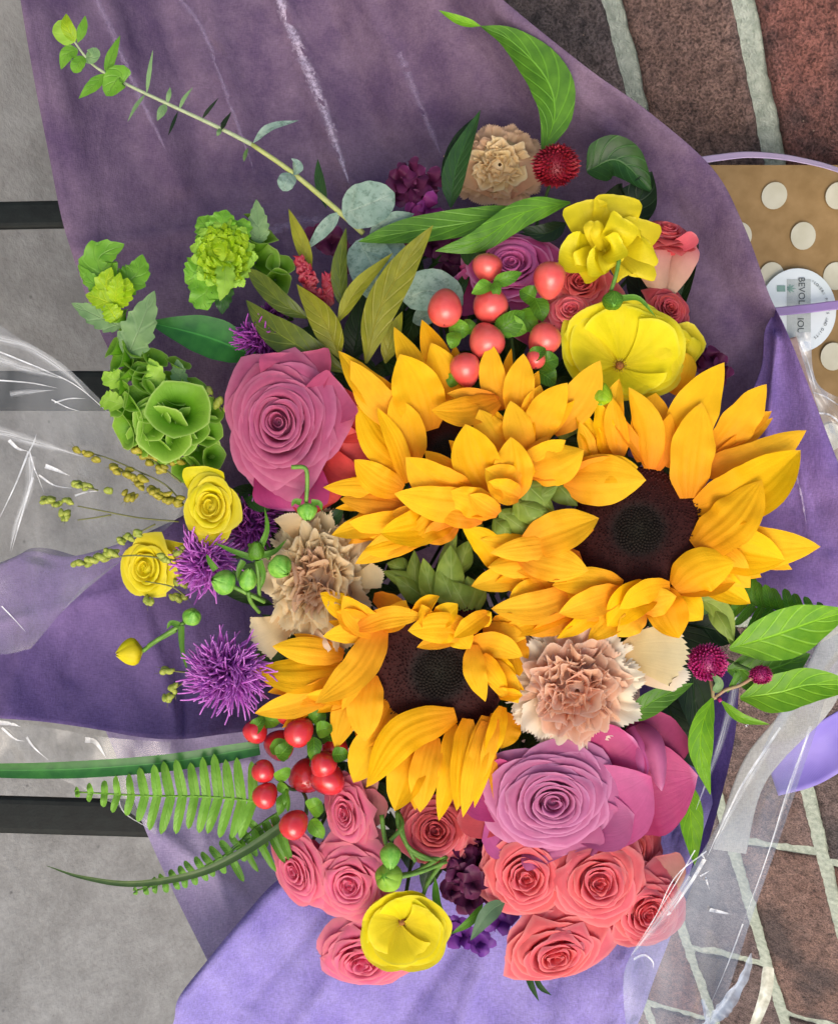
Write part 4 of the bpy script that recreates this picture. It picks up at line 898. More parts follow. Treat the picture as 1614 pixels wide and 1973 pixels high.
# ------------------------------------------------------------------ roses
def rose(name, label, cat, at, ax, R, n, mats, sq=(1., 1.), rot=0., openness=1., depth=.75, group=None, outer=(), rag=0., span=(150, 62), stemr=7, twist=0, core=.07):
    t = thing(name, label, cat, at, group)
    x, y, z = at; k = (D - z) / D; R = R * k; cc = P(x, y, z); e1, e2, a = basis(ax)
    cr_, sr_ = math.cos(rot), math.sin(rot)
    f1 = e1 * cr_ + e2 * sr_; f2 = -e1 * sr_ + e2 * cr_
    r = random.Random(int(x * 7 + y))
    for i in range(n):
        q = i / (n - 1)
        az = i * 2.39996 + r.uniform(-.2, .2)
        rr = R * (core + (.97 - core) * q ** .82) * r.uniform(.95, 1.05)
        rb = rr * lerp(.75, .42, q)
        htop = R * depth * (.42 - .56 * q ** 1.7 * openness) * 1.0 + r.uniform(-.03, .03) * R
        hbot = -R * depth * lerp(-.05, .6, q)
        sp_ = math.radians(lerp(span[0], span[1], q ** .6)) * r.uniform(.9, 1.1)
        nu = 16 if q < .5 else 14; nv = 8
        curl_ = R * lerp(.02, .10, q) * r.uniform(.6, 1.4)
        tip = r.uniform(.0, .12) * (1 if rag == 0 else 1.6)
        phr = r.uniform(0, 6)
        G = np.zeros((nv + 1, nu + 1, 3))
        for iv in range(nv + 1):
            v = iv / nv
            for j in range(nu + 1):
                u = 2 * j / nu - 1
                vm = 1 - .34 * abs(u) ** 2.6 + tip * max(0, 1 - abs(u) * 4)
                vv = v * vm
                rad = rb + (rr - rb) * vv ** lerp(.8, 1.5, q) + R * .045 * u * (1 if i % 2 else -1) * (.4 + q)
                h = hbot + (htop - hbot) * math.sin(min(1.2, vv) * 1.45)
                e = max(0, vv - .72) / .28
                rad += curl_ * e * e; h -= curl_ * .9 * e ** 3
                if rag: rad += R * rag * math.sin(u * 9 + phr) * e; h += R * rag * .6 * math.sin(u * 7 + phr * 2) * e
                else: rad += R * .012 * math.sin(u * 5 + phr) * vv
                an = az + u * sp_
                G[iv, j] = cc + f1 * (rad * math.cos(an) * sq[0]) + f2 * (rad * math.sin(an) * sq[1]) + a * h
        m = MB(); m.grid(G)
        part('petal', m, mats[min(len(mats) - 1, int(q * len(mats) * .999))], t)
    for (pts, w_, kw, mt) in outer:
        kw = dict(kw); kd = kw.pop('kind', 'rpetal')
        part('petal', blade(pts, w_, kd, nu=12, nv=14, **kw), mt, t)
    # calyx under the head
    hm = MB(); lathe(cc, a, [(R * .3, -R * depth * .7), (R * .62, -R * depth * .5), (R * .5, -R * depth * .18), (R * .25, R * depth * .1), (R * .08, R * depth * .2), (R * .01, R * depth * .22)], 16, hm, jit=.05); part('rose_heart', hm, mats[0], t)
    lm = MB(); base = cc - a * R * depth * .7
    lathe(base, a, [(R * .04, -R * .25), (R * .16, -R * .15), (R * .24, 0), (R * .2, R * .1)], 10, lm); part('calyx', lm, M_stem_d, t)
    stem_to(t, x, y, z - R * depth * .8, stemr)
    return t
R_mauve = petal_mat('mauve_rose_petal', [(158, 62, 102), (186, 90, 138), (200, 108, 156), (204, 114, 160)], edge=(222, 146, 188), edgew=.06, rough=.6, transl=.42, vein=.25, vs=26, mottle=.07)
R_mauve2 = petal_mat('outer_mauve_rose_petal', [(170, 60, 110), (190, 82, 138), (196, 96, 150)], edge=(208, 90, 150), edgew=.08, rough=.55, vein=.3, vs=26, mottle=.09)
R_pink = petal_mat('dusky_pink_rose_petal', [(150, 56, 84), (184, 80, 120), (194, 92, 132)], edge=(206, 116, 150), edgew=.06, rough=.6, transl=.42, vein=.25, vs=26, mottle=.1)
R_red = petal_mat('coral_red_outer_petal', [(188, 44, 56), (208, 66, 66), (212, 78, 74)], rough=.5, vein=.3, vs=22, mottle=.12)
R_mag = petal_mat('magenta_outer_petal', [(140, 32, 80), (174, 54, 108), (190, 70, 128)], edge=(216, 130, 180), edgew=.05, rough=.5, vein=.35, vs=22, mottle=.1)
R_magd = petal_mat('dark_magenta_petal', [(110, 20, 56), (146, 34, 78), (164, 50, 96)], rough=.55, vein=.3, vs=20)
R_coral = petal_mat('coral_spray_rose_petal', [(208, 66, 74), (230, 94, 102), (238, 110, 116)], edge=(244, 142, 142), edgew=.06, rough=.6, transl=.42, vein=.3, vs=20, mottle=.06)
R_hot = petal_mat('pink_spray_rose_petal', [(214, 72, 110), (234, 104, 140), (240, 122, 154)], edge=(238, 140, 156), edgew=.08, rough=.6, transl=.42, vein=.3, vs=20, mottle=.06)
R_pale = petal_mat('pale_rose_base_petal', [(206, 172, 140), (214, 156, 140), (218, 120, 126)], rough=.6, transl=.42, vein=.3, vs=20, mottle=.06)
R_deep = petal_mat('deep_coral_petal', [(166, 44, 50), (196, 66, 70), (204, 78, 80)], edge=(216, 104, 104), edgew=.06, rough=.6, transl=.42, vein=.3, vs=20)

rose('rose', 'dusky pink rose with coral red outer petals, left of the upper sunflower', 'rose', (542, 815, -10), (-.08, .0, 1), 124, 38, [R_pink], sq=(.98, 1.12), openness=.9, group='large roses',
     outer=[([(560, 830, -90), (650, 880, -56), (706, 850, -52)], 150, dict(cup=.3), R_red), ([(560, 860, -90), (620, 930, -56), (650, 965, -50)], 150, dict(cup=.3), R_red),
            ([(540, 860, -70), (560, 940, -36), (562, 985, -34)], 150, dict(cup=.35, roll=6), R_mag), ([(600, 800, -70), (670, 800, -56), (702, 786, -50)], 120, dict(cup=.3), R_red),
            ([(560, 770, -60), (572, 710, -20), (572, 680, -22)], 140, dict(cup=.5), R_pink), ([(600, 790, -50), (640, 760, -16), (660, 744, -14)], 110, dict(cup=.6, roll=-20), R_pink)])
rose('rose', 'large mauve rose under the peach carnation', 'rose', (1062, 1538, -6), (.02, -.08, 1), 124, 38, [R_mauve], sq=(1.14, .92), openness=.9, group='large roses',
     outer=[([(1150, 1545, -100), (1250, 1515, -60), (1344, 1494, -46)], 196, dict(cup=.12, kind='petal', ruf=.03), R_mag), ([(1180, 1500, -110), (1256, 1430, -64), (1296, 1384, -60)], 130, dict(cup=.2), R_magd),
            ([(1222, 1400, -40), (1262, 1440, 0), (1274, 1524, -10)], 42, dict(cup=-.8, kind='strap'), R_mauve), ([(1216, 1400, -40), (1236, 1440, -16), (1240, 1500, -6)], 36, dict(cup=-.6, kind='strap'), R_mauve2),
            ([(1090, 1570, -80), (1180, 1545, -24), (1254, 1496, 4)], 170, dict(cup=.16, kind='petal', ruf=.02, roll=8), R_mauve2), ([(1110, 1500, -70), (1180, 1455, -30), (1222, 1424, -20)], 130, dict(cup=.3), R_mag),
            ([(1090, 1560, -70), (1170, 1580, -22), (1222, 1570, -6)], 120, dict(cup=.2, kind='petal', roll=16), R_mauve),
            ([(1010, 1560, -80), (940, 1580, -30), (880, 1578, -44)], 70, dict(cup=.1), R_deep), ([(1010, 1540, -60), (950, 1520, -20), (918, 1500, -20)], 130, dict(cup=.3), R_mag),
            ([(1060, 1590, -70), (1080, 1628, -30), (1088, 1648, -28)], 170, dict(cup=.3), R_mauve), ([(1000, 1580, -70), (975, 1605, -36), (992, 1626, -34)], 100, dict(cup=.3), R_mauve2),
            ([(1110, 1580, -70), (1150, 1592, -30), (1170, 1600, -28)], 110, dict(cup=.3), R_mauve)])
rose('rose', 'shaded mauve rose half hidden behind the red berries at the top', 'rose', (985, 515, -110), (-.1, .3, 1), 88, 24, [R_mauve2, R_mag], sq=(1.1, .95), group='large roses',
     outer=[([(950, 520, -160), (900, 560, -140), (868, 540, -130)], 110, dict(cup=.2), R_mag), ([(1000, 560, -160), (1010, 620, -150), (990, 650, -150)], 120, dict(cup=.2), R_mag)])
SPR = 'small spray roses along the bottom of the bouquet'; SPT = 'small spray roses at the top right'
sr = [
 ('spray rose facing left, tucked under the red berry at lower left', (575, 1672, -70), (-.45, -.05, 1), 62, (.8, 1.15), .5, [R_hot], SPR, [([(600, 1660, -120), (640, 1640, -100), (640, 1610, -90)], 70, dict(cup=.3), R_pale), ([(600, 1680, -110), (560, 1730, -60), (540, 1745, -60)], 80, dict(cup=.3), R_hot), ([(560, 1660, -110), (520, 1620, -70), (508, 1610, -70)], 80, dict(cup=.3), R_hot)]),
 ('narrow hot pink spray rose with pale outer petals, right of the red berries', (668, 1565, -60), (-.35, .1, 1), 52, (.75, 1.15), .2, [R_hot], SPR, [([(680, 1570, -110), (705, 1560, -90), (720, 1520, -80)], 90, dict(cup=.3), R_pale), ([(680, 1540, -110), (700, 1510, -90), (690, 1490, -90)], 70, dict(cup=.3), R_pale), ([(690, 1590, -100), (720, 1610, -80), (735, 1600, -80)], 60, dict(cup=.3), R_pale)]),
 ('hot pink spray rose left of the lime green bud', (676, 1698, -50), (-.1, -.1, 1), 66, (1, 1.05), 0., [R_hot], SPR, [([(680, 1660, -100), (700, 1640, -60), (730, 1630, -60)], 70, dict(cup=.3), R_hot)]),
 ('pink spray rose below the open yellow flower at the bottom', (705, 1842, -100), (-.25, -.35, 1), 76, (1.15, .8), .45, [R_hot], SPR, [([(680, 1840, -110), (640, 1810, -70), (628, 1790, -60)], 90, dict(cup=.3), R_hot), ([(720, 1860, -110), (770, 1890, -70), (796, 1898, -70)], 80, dict(cup=.3, ruf=.1), R_hot)]),
 ('coral spray rose directly beneath the lower sunflower', (838, 1600, -70), (.0, .2, 1), 62, (1, .9), 0., [R_deep, R_coral], SPR, []),
 ('coral spray rose under the mauve rose, left of the swirled one', (1012, 1682, -40), (.0, -.1, 1), 76, (1, 1.05), 0., [R_coral], SPR, [([(1000, 1720, -100), (1010, 1760, -60), (1005, 1772, -60)], 100, dict(cup=.3), R_coral)]),
 ('coral spray rose with a neat spiral centre, lower right', (1150, 1694, -30), (.05, .0, 1), 76, (1.02, .98), 0., [R_coral], SPR, [([(1180, 1650, -90), (1230, 1640, -50), (1250, 1660, -50)], 90, dict(cup=.3), R_coral), ([(1180, 1720, -90), (1200, 1780, -60), (1160, 1790, -60)], 90, dict(cup=.3), R_coral)]),
 ('coral spray rose seen through the cellophane at the right end', (1242, 1752, -70), (.2, -.1, 1), 70, (1, .95), 0., [R_coral], SPR, [([(1240, 1740, -120), (1270, 1680, -90), (1262, 1650, -90)], 110, dict(cup=.3), R_pale), ([(1260, 1740, -120), (1310, 1740, -80), (1318, 1700, -80)], 70, dict(cup=.3), R_deep)]),
 ('lowest coral spray rose, lying on the lavender tissue', (1068, 1830, -50), (.05, -.25, 1), 78, (1.12, .78), .3, [R_coral], SPR, [([(1110, 1850, -100), (1150, 1870, -60), (1166, 1862, -60)], 70, dict(cup=.3, ruf=.12), R_coral), ([(1100, 1790, -100), (1150, 1780, -70), (1170, 1800, -70)], 70, dict(cup=.3), R_coral)]),
 ('deep coral spray rose squeezed beneath the magenta petals', (1205, 1632, -110), (.1, .1, 1), 58, (1, 1), 0., [R_deep], SPR, []),
 ('coral spray rose beside the red berries at the top', (1118, 548, -80), (-.1, .2, 1), 56, (1, .95), 0., [R_deep, R_coral], SPT, []),
 ('frilly coral spray rose above the big yellow flower', (1098, 600, -60), (-.1, .3, 1), 44, (.95, .85), 0., [R_coral], SPT, []),
 ('side view spray rose with coral rim and pale cup at the upper right', (1282, 452, -110), (.12, .75, .65), 50, (1, 1), 0., [R_coral, R_deep], SPT,
    [([(1272, 565, -110), (1262, 500, -84), (1268, 450, -84)], 76, dict(cup=-.5), R_pale), ([(1284, 568, -120), (1310, 500, -96), (1322, 462, -100)], 66, dict(cup=-.4, roll=20), R_pale), ([(1270, 560, -124), (1246, 500, -110), (1244, 450, -110)], 50, dict(cup=-.4, roll=-20), R_pale), ([(1284, 480, -90), (1320, 468, -80), (1340, 452, -80)], 34, dict(cup=.3), R_coral)]),
 ('small coral spray rose above the right sunflower', (1285, 598, -100), (.3, .2, 1), 42, (1, 1), 0., [R_deep], SPT, []),
]
for lb, at, ax, R, sq, rot, mats, grp, outer in sr:
    if grp == SPR: outer = [(pp, w_ * .9, kw, mt) for pp, w_, kw, mt in outer if mt is R_pale]
    rose('spray_rose', lb, 'spray rose', at, ax, R * (1.27 if grp == SPR else 1.2), 28, mats, sq=sq, rot=rot, group=grp, outer=outer, rag=.022, span=(140, 72), stemr=4, depth=.8)

# ------------------------------------------------------------------ carnations
def toothed(m, n1, w_):
    """rounded, pinked end for a guard petal"""
    G = m.v[-1].reshape(-1, n1, 3); d = G[-1] - G[-3]
    for j in range(n1):
        u = 2 * j / (n1 - 1) - 1
        G[-1, j] += d[j] * (-1.3 * u * u + .16 * ((j % 3) - 1) + .25); G[-2, j] += d[j] * (-.5 * u * u + .1)
    return m
def carnation(label, at, ax, R, n, mats, sq=(1, 1), outer=(), amp=.15, grp='carnations', low=-8, freq=3.2):
    t = thing('carnation', label, 'carnation', at, grp)
    x, y, z = at; k = (D - z) / D; R = R * k; cc = P(x, y, z); e1, e2, a = basis(ax); r = random.Random(int(x + 3*y))
    for i in range(n):
        q = (i + .5) / n; az = i * 2.39996 + r.uniform(-.3, .3)
        rd = e1 * math.cos(az) * sq[0] + e2 * math.sin(az) * sq[1]; td = -e1 * math.sin(az) * sq[0] + e2 * math.cos(az) * sq[1]
        rot = r.uniform(-1, 1) * lerp(.9, .12, q); n_ = rd * math.cos(rot) + td * math.sin(rot); s_ = -rd * math.sin(rot) + td * math.cos(rot)
        r0 = R * (.98 * q ** .6); Lr = R * lerp(.7, 1.15, q) * r.uniform(.85, 1.1); nu, nv = 46, 8
        p = [r.uniform(0, 6.28) for _ in range(5)]; k1 = r.uniform(4.5, 7) * freq / 3.2; k2 = k1 * r.uniform(1.7, 2.3)
        A = R * amp * lerp(.95, .55, q) * r.uniform(.7, 1.2); ht = R * (.22 - .50 * q ** 2.2 + r.uniform(-.05, .05)) + low * .01 * R * q
        G = np.zeros((nv + 1, nu + 1, 3))
        for iv in range(nv + 1):
            v = iv / nv; vw = v ** 1.2
            for j in range(nu + 1):
                u = 2 * j / nu - 1
                wv = (math.sin(k1 * u + p[0]) + .5 * math.sin(k2 * u + p[1])) * A * v ** 1.4
                nrad = r0 * lerp(.35, 1, v ** (1.0 + q)) - R * .24 * u * u * lerp(.3, 1, q) * vw + wv
                if q > .72: nrad += R * .12 * v ** 3
                tan_ = u * Lr * .5 * lerp(.28, 1, vw) + .35 * A * math.sin(k1 * u + p[2]) * v
                hh = lerp(-R * .62, ht, math.sin(min(1, v * (1 - .12 * u * u)) * 1.5)) + R * .035 * math.sin(k2 * u + p[3]) * v
                if iv == nv: hh += R * .012 * ((j % 2) * 2 - 1) * (1 if q < .7 else .3); nrad += (R * .022 * ((j % 2) * 2 - 1) if q > .7 else 0)
                G[iv, j] = cc + n_ * nrad + s_ * tan_ + a * hh
        m = MB(); m.grid(G); part('petal', m, mats[min(len(mats)-1, int(q * len(mats)))], t)
    hm = MB(); lathe(cc, a, [(R * .2, -R * .7), (R * .6, -R * .5), (R * .62, -R * .2), (R * .3, R * .02), (R * .04, R * .08)], 14, hm); part('flower_heart', hm, mats[0], t)
    for (pts, w_, kw, mt) in outer:
        kw = dict(kw); kd = kw.pop('kind', 'guard'); kd = 'guard' if kd == 'fan' else kd; part('petal', toothed(blade(pts, w_, kd, nu=30, nv=12, **kw), 31, w_), mt, t)
    stem_to(t, x, y, z - R * .4, 5)
    return t
K_peach = petal_mat('peach_carnation_petal', [(214, 156, 120), (228, 176, 142), (234, 188, 158)], edge=(240, 206, 182), edgew=.05, rough=.6, vein=.2, vs=30, mottle=.05, transl=.45)
K_cream = petal_mat('cream_edged_carnation_petal', [(216, 172, 130), (230, 198, 160), (238, 218, 188)], edge=(240, 230, 208), edgew=.12, rough=.6, vein=.2, vs=30, mottle=.05, transl=.42)
K_tan = petal_mat('buff_carnation_petal', [(214, 178, 122), (226, 198, 144), (232, 208, 160)], edge=(232, 214, 174), edgew=.07, rough=.6, vein=.2, vs=30, mottle=.05, transl=.45)
K_tan_p = petal_mat('pinkish_buff_carnation_petal', [(196, 144, 112), (210, 168, 130), (218, 184, 146)], edge=(214, 180, 150), edgew=.05, rough=.6, vein=.2, vs=30, mottle=.05, transl=.45)
K_cream2 = petal_mat('cream_guard_petal', [(214, 152, 92), (228, 200, 142), (236, 220, 176)], rough=.6, vein=.25, vs=24, mottle=.05, transl=.42)
carnation('peach carnation with cream frilled rim in front of the right sunflower', (1110, 1330, 14), (-.02, -.05, 1), 124, 44, [K_peach, K_peach, K_peach, K_cream], sq=(1, 1.02), amp=.13,
  outer=[([(1170, 1265, -24), (1240, 1255, -14), (1318, 1262, -8)], 122, dict(kind='fan', ruf=.05, cup=.1, tooth=.0), K_cream2), ([(1190, 1290, -34), (1250, 1300, -18), (1322, 1302, -10)], 64, dict(kind='fan', cup=-.3), K_cream)])
carnation('buff yellow carnation left of the green bracts', (606, 1118, -24), (-.12, .05, 1), 120, 46, [K_tan_p, K_tan, K_tan, K_tan], sq=(.85, 1.12), amp=.15,
  outer=[([(580, 1180, -60), (530, 1215, -40), (490, 1236, -34)], 90, dict(ruf=.06, cup=.1), K_cream2), ([(660, 1120, -50), (700, 1116, -30), (736, 1104, -26)], 52, dict(ruf=.05), K_tan), ([(570, 1040, -50), (560, 1010, -30), (556, 990, -26)], 60, dict(ruf=.06), K_tan), ([(640, 1060, -60), (680, 1040, -40), (690, 1020, -40)], 90, dict(ruf=.04), K_tan), ([(610, 1180, -50), (650, 1220, -44), (660, 1250, -44)], 80, dict(ruf=.04), K_cream2), ([(600, 1200, -40), (616, 1235, -18), (622, 1262, -16)], 36, dict(ruf=.1), K_cream)])
carnation('shaded tan carnation between the long leaves at the top', (962, 318, -190), (.0, -.2, 1), 84, 34, [K_tan, K_tan_p], sq=(1.1, .9), amp=.1, low=-30,
  outer=[([(960, 380, -230), (910, 330, -200), (905, 290, -200)], 110, dict(ruf=.04), K_tan_p), ([(980, 380, -230), (1010, 330, -200), (1020, 300, -200)], 110, dict(ruf=.04), K_tan_p)])

# ------------------------------------------------------------------ yellow flowers
Y_p = petal_mat('yellow_petal', [(214, 196, 14), (232, 216, 20), (238, 224, 30)], edge=(240, 228, 66), edgew=.06, rough=.5, vein=.3, vs=16, mottle=.05, transl=.42)
Y_p2 = petal_mat('bright_yellow_petal', [(214, 194, 8), (236, 220, 14), (242, 230, 26)], edge=(236, 228, 60), edgew=.04, rough=.6, spec=.2, vein=.3, vs=16, mottle=.05, transl=.42)
M_pist = plain_mat('brown_pistil', (120, 60, 24), (160, 110, 40), rough=.6, sc_=900.)
YG = 'yellow ruffled flowers'
rose('yellow_flower', 'cup shaped yellow flower at the end of the seed sprays, left of the pink rose', 'yellow flower', (408, 975, -30), (-.05, 0, 1), 62, 16, [Y_p], sq=(.95, 1.1), group=YG, span=(120, 70), core=.08, stemr=4, openness=.7,
     outer=[([(400, 960, -80), (395, 920, -40), (396, 898, -34)], 84, dict(cup=.3), Y_p)])
rose('yellow_flower', 'yellow flower at the left edge behind a seed spray', 'yellow flower', (284, 1092, -70), (-.2, -.1, 1), 62, 14, [Y_p], sq=(.9, 1.1), group=YG, span=(125, 75), core=.08, stemr=4, openness=.7, outer=[([(300, 1090, -110), (320, 1060, -80), (325, 1040, -80)], 80, dict(cup=.3), Y_p)])
def openflower(label, at, petals, pist, mat=Y_p2, cc=(0, 0)):
    t = thing('yellow_flower', label, 'yellow flower', at, YG)
    for (pts, w_, kw) in petals: 
        kw = dict(kw); kd = kw.pop('kind', 'scoop'); mt = kw.pop('mat', mat); part('petal', blade(pts, w_, kd, nu=14, nv=14, **kw), mt, t)
    c_ = P(at[0] if not pist else pist[0], at[1] if not pist else pist[1], (pist[2] if pist else at[2] - 30) - 8)
    hm = MB(); lathe(c_, (0, 0, 1), [(1, -3), (14, -1), (30, 6), (44, 14)], 18, hm, lobes=5, la=.06); part('throat', hm, mat, t)
    if pist:
        c = P(*pist[:3]); m = ball(c, (0, 0, 1), pist[3], pist[3], 10, 6); part('pistil', m, M_pist, t)
        m = MB()
        for k in range(14):
            an = k * .9; e = P(pist[0] + pist[3] * 1.05 * math.cos(an), pist[1] + pist[3] * 1.05 * math.sin(an), pist[2] - 1); m = ball(e, (0, 0, 1), 2.2, 2.2, 6, 4, m)
        part('stamens', m, plain_mat('stamen', (176, 120, 30)), t)
    stem_to(t, at[0], at[1], at[2] - 50, 4)
    return t
def bowl(label, at, rad, layers, mat, bud_mat=None, dep=.4, ruf=.04, pr=8):
    """open flower: overlapping broad petals round a centre; rad(azimuth)->reach in px"""
    t = thing('yellow_flower', label, 'yellow flower', at, YG); c = P(*at); r = random.Random(int(at[0])); k_ = (D - at[2]) / D
    for li, (cnt, sc_, lift, ph) in enumerate(layers):
        for q in range(cnt):
            az0 = ph + 6.2832 * q / cnt + r.uniform(-.08, .08); sp_ = 6.2832 / cnt * .82; nu, nv = 20, 12; p1_, p2_ = r.uniform(0, 6), r.uniform(0, 6); s0 = r.uniform(.94, 1.06)
            G = np.zeros((nv + 1, nu + 1, 3))
            for iv in range(nv + 1):
                v = iv / nv
                for j in range(nu + 1):
                    u = 2 * j / nu - 1; az = az0 + u * sp_ * (.45 + .55 * v ** .6)
                    reach = rad(az) * k_ * sc_ * s0 * (1 - .17 * abs(u) ** 2.4)
                    rr = reach * (.05 + .95 * v)
                    f = rr / 100.0
                    h = lift + dep * reach * v ** 1.7 + 3.2 * u * (1 + v) + ruf * reach * v ** 2 * math.sin(u * 5 + p1_) + .012 * reach * v * math.cos(u * 17) - .14 * reach * max(0, v - .8) / .2 * (.5 + .5 * math.sin(p2_ + u * 3))
                    G[iv, j] = c + np.array((rr * math.cos(az), rr * math.sin(az), h))
            m = MB(); m.grid(G); part('petal', m, mat, t)
    part('pistil', ball(c + np.array((0, 0, 5)), (0, 0, 1), pr, pr, 10, 8), M_pist, t)
    m = MB()
    for q in range(16):
        an = q * .3927; b = c + np.array((math.cos(an) * pr * .8, math.sin(an) * pr * .8, 3)); tube([b, b + np.array((math.cos(an) * pr * .7, math.sin(an) * pr * .7, pr * .6))], 1.1, .9, 4, 2, m, frame=True)
    part('stamens', m, plain_mat('stamen', (170, 130, 30), (190, 160, 50)) if 'stamen' not in bpy.data.materials else bpy.data.materials['stamen'], t)
    stem_to(t, at[0], at[1], at[2] - 20, 4)
    return t
def rf(tab):
    A = [math.radians(a) for a, _ in tab]; B = [b for _, b in tab]
    A = [A[-1] - 6.28319] + A + [A[0] + 6.28319]; B = [B[-1]] + B + [B[0]]
    return lambda az: float(np.interp(az % 6.28319, A, B))
bowl('big flat yellow flower with a brown centre above the right sunflower', (1192, 705, -52), rf([(0, 132), (35, 140), (65, 128), (90, 128), (115, 128), (140, 136), (165, 118), (190, 100), (225, 76), (270, 64), (315, 84), (340, 116)]), [(6, 1.0, -10, .3), (5, .96, -3, .75), (5, .86, 4, .1)], Y_p2, dep=.22, ruf=.035, pr=9)
bowl('open yellow flower with orange brown centre at the bottom', (774, 1774, -30), rf([(0, 92), (45, 70), (90, 62), (135, 66), (180, 80), (225, 92), (270, 88), (315, 96)]), [(5, 1.0, -8, .2), (4, .97, 0, .7), (4, .84, 8, -.2)], Y_p2, dep=.38, ruf=.05, pr=8)
cx, cy = 1188, 700
openflower('yellow ruffled flower at the top right, above its green bud', (1165, 450, -40), [
 ([(1165, 470, -80), (1130, 420, -50), (1120, 388, -46)], 92, dict(cup=.3, ruf=.04)), ([(1170, 470, -80), (1185, 410, -50), (1190, 376, -48)], 96, dict(cup=.3, ruf=.04)), ([(1165, 480, -76), (1112, 490, -40), (1078, 480, -36)], 84, dict(cup=.4, ruf=.06)), ([(1165, 485, -76), (1130, 512, -36), (1112, 522, -36)], 70, dict(cup=.4)),
 ([(1175, 480, -78), (1225, 450, -44), (1236, 422, -44)], 84, dict(cup=.25)), ([(1178, 485, -74), (1235, 480, -34), (1254, 470, -36)], 80, dict(cup=-.2)), ([(1180, 480, -70), (1222, 520, -30), (1222, 534, -34)], 84, dict(cup=-.3)),
 ([(1168, 480, -60), (1190, 445, -14), (1200, 420, -18)], 70, dict(cup=.4, roll=-20)), ([(1165, 490, -60), (1180, 480, -8), (1200, 470, -10)], 54, dict(cup=.5)), ([(1150, 480, -50), (1140, 445, -14), (1138, 425, -14)], 30, dict(cup=-.4)), ([(1160, 485, -50), (1152, 450, -10), (1150, 425, -12)], 30, dict(cup=-.4)),
 ([(1165, 490, -56), (1150, 505, -14), (1130, 505, -12)], 60, dict(cup=.3, ruf=.1)), ([(1165, 485, -50), (1175, 505, -10), (1180, 515, -10)], 50, dict(cup=.4))], None, mat=Y_p)
openflower('small yellow half open flower right of the big flat yellow flower', (1312, 665, -60), [([(1300, 690, -90), (1310, 655, -60), (1318, 636, -60)], 52, dict(cup=-.4)), ([(1306, 700, -90), (1330, 675, -66), (1334, 650, -66)], 40, dict(cup=-.4)), ([(1296, 760, -60), (1318, 720, -40), (1320, 680, -50)], 48, dict(cup=-.3, mat=SUN_P))], None, mat=Y_p)
def bud(label, at, r, ln, ax, mats, neck=None, cat='bud', grp='small buds', curls=()):
    t = thing('flower_bud', label, cat, at, grp); c = P(*at); e1, e2, a = basis(ax)
    m = ball(c, a, r * .8, ln * .85, 12, 8, pw=.9); part('bud_core', m, mats[0], t)
    for k in range(5):
        an = k * 1.2566 + .3; d = e1 * math.cos(an) + e2 * math.sin(an)
        pts = [c - a * ln * .95, c - a * ln * .3 + d * r * 1.0, c + a * ln * .45 + d * r * .82, c + a * ln * 1.05 + d * r * .15]
        part('sepal', blade(pts, r * 1.5, 'ovate', cup=-.5, nu=6, nv=10, nhint=d, frame=True), mats[1], t)
    if neck: part('stem', tube(neck, 4.5, 4), M_stem, t)
    for pts in curls: part('tendril', blade(pts, 13, 'taper', crease=.5, nu=2, nv=14), L_mid, t)
    return t
Y_bud = plain_mat('yellow_bud', (186, 186, 30), (208, 206, 60), rough=.5)
bud('round green bud hanging over the pink rose on a hooked stem', (592, 985, 20), 19, 20, (.1, -.9, .5), [L_bud, L_bud], [(562, 900, 40), (588, 902, 44), (592, 930, 36), (590, 968, 24)], curls=[[(580, 968, 28), (568, 966, 30), (562, 976, 28)], [(600, 968, 28), (616, 970, 28), (620, 984, 20)]])
bud('bright green bud in front of the buff carnation', (540, 1092, 34), 23, 26, (.5, -.4, .6), [L_bud, L_bud], [(520, 1076, 20), (500, 1060, 10), (480, 1050, -10)])
bud('left one of the green buds over the purple fringed flower', (432, 1122, 20), 24, 27, (-.6, .2, .6), [L_bud, L_bud], [(450, 1130, 10), (480, 1145, 0), (510, 1160, -20)], curls=[[(416, 1098, 24), (404, 1080, 28), (398, 1068, 26)]])
bud('slim green bud between the two round ones', (478, 1118, 14), 17, 28, (.2, .8, .5), [L_bud, L_bud], [(478, 1140, 8), (484, 1160, -10), (500, 1180, -40)])
bud('green bud with spreading tendrils above the cluster of buds', (494, 1062, 24), 16, 24, (.1, .7, .6), [L_bud, L_mid], [(495, 1080, 20), (498, 1110, 10), (500, 1150, -20)], curls=[[(500, 1060, 26), (515, 1020, 30), (510, 978, 30)], [(490, 1076, 26), (450, 1062, 30), (412, 1045, 26)], [(505, 1070, 24), (530, 1062, 20), (552, 1040, 14)], [(500, 1080, 26), (508, 1110, 24), (500, 1140, 16)], [(470, 1080, 20), (460, 1100, 14), (458, 1120, 8)]])
bud('small green bud low on the left over the purple flap', (370, 1188, -20), 18, 20, (.3, .5, .7), [L_bud, L_bud], [(355, 1200, -24), (320, 1222, -34), (286, 1244, -44)], curls=[[(346, 1204, -20), (330, 1200, -20), (322, 1212, -24)], [(350, 1206, -20), (352, 1250, -24), (362, 1296, -30)]])
bud('yellow bud with green base at the far left over the purple flap', (252, 1256, -50), 27, 28, (-.8, -.1, .5), [Y_bud, Y_p], [(276, 1254, -54), (300, 1236, -44), (340, 1214, -34)])
bud('square green seed head on the petals of the big yellow flower', (1180, 580, 4), 20, 18, (.0, -.6, .7), [L_bud, L_mid], [(1192, 500, 0), (1186, 530, 2), (1176, 562, 2)], curls=[[(1196, 575, 8), (1230, 576, 4), (1262, 610, -4)]])
bud('lime green bud tucked under the big flat yellow flower', (1158, 762, 4), 22, 24, (.1, .9, .3), [L_bud, L_lime], None)
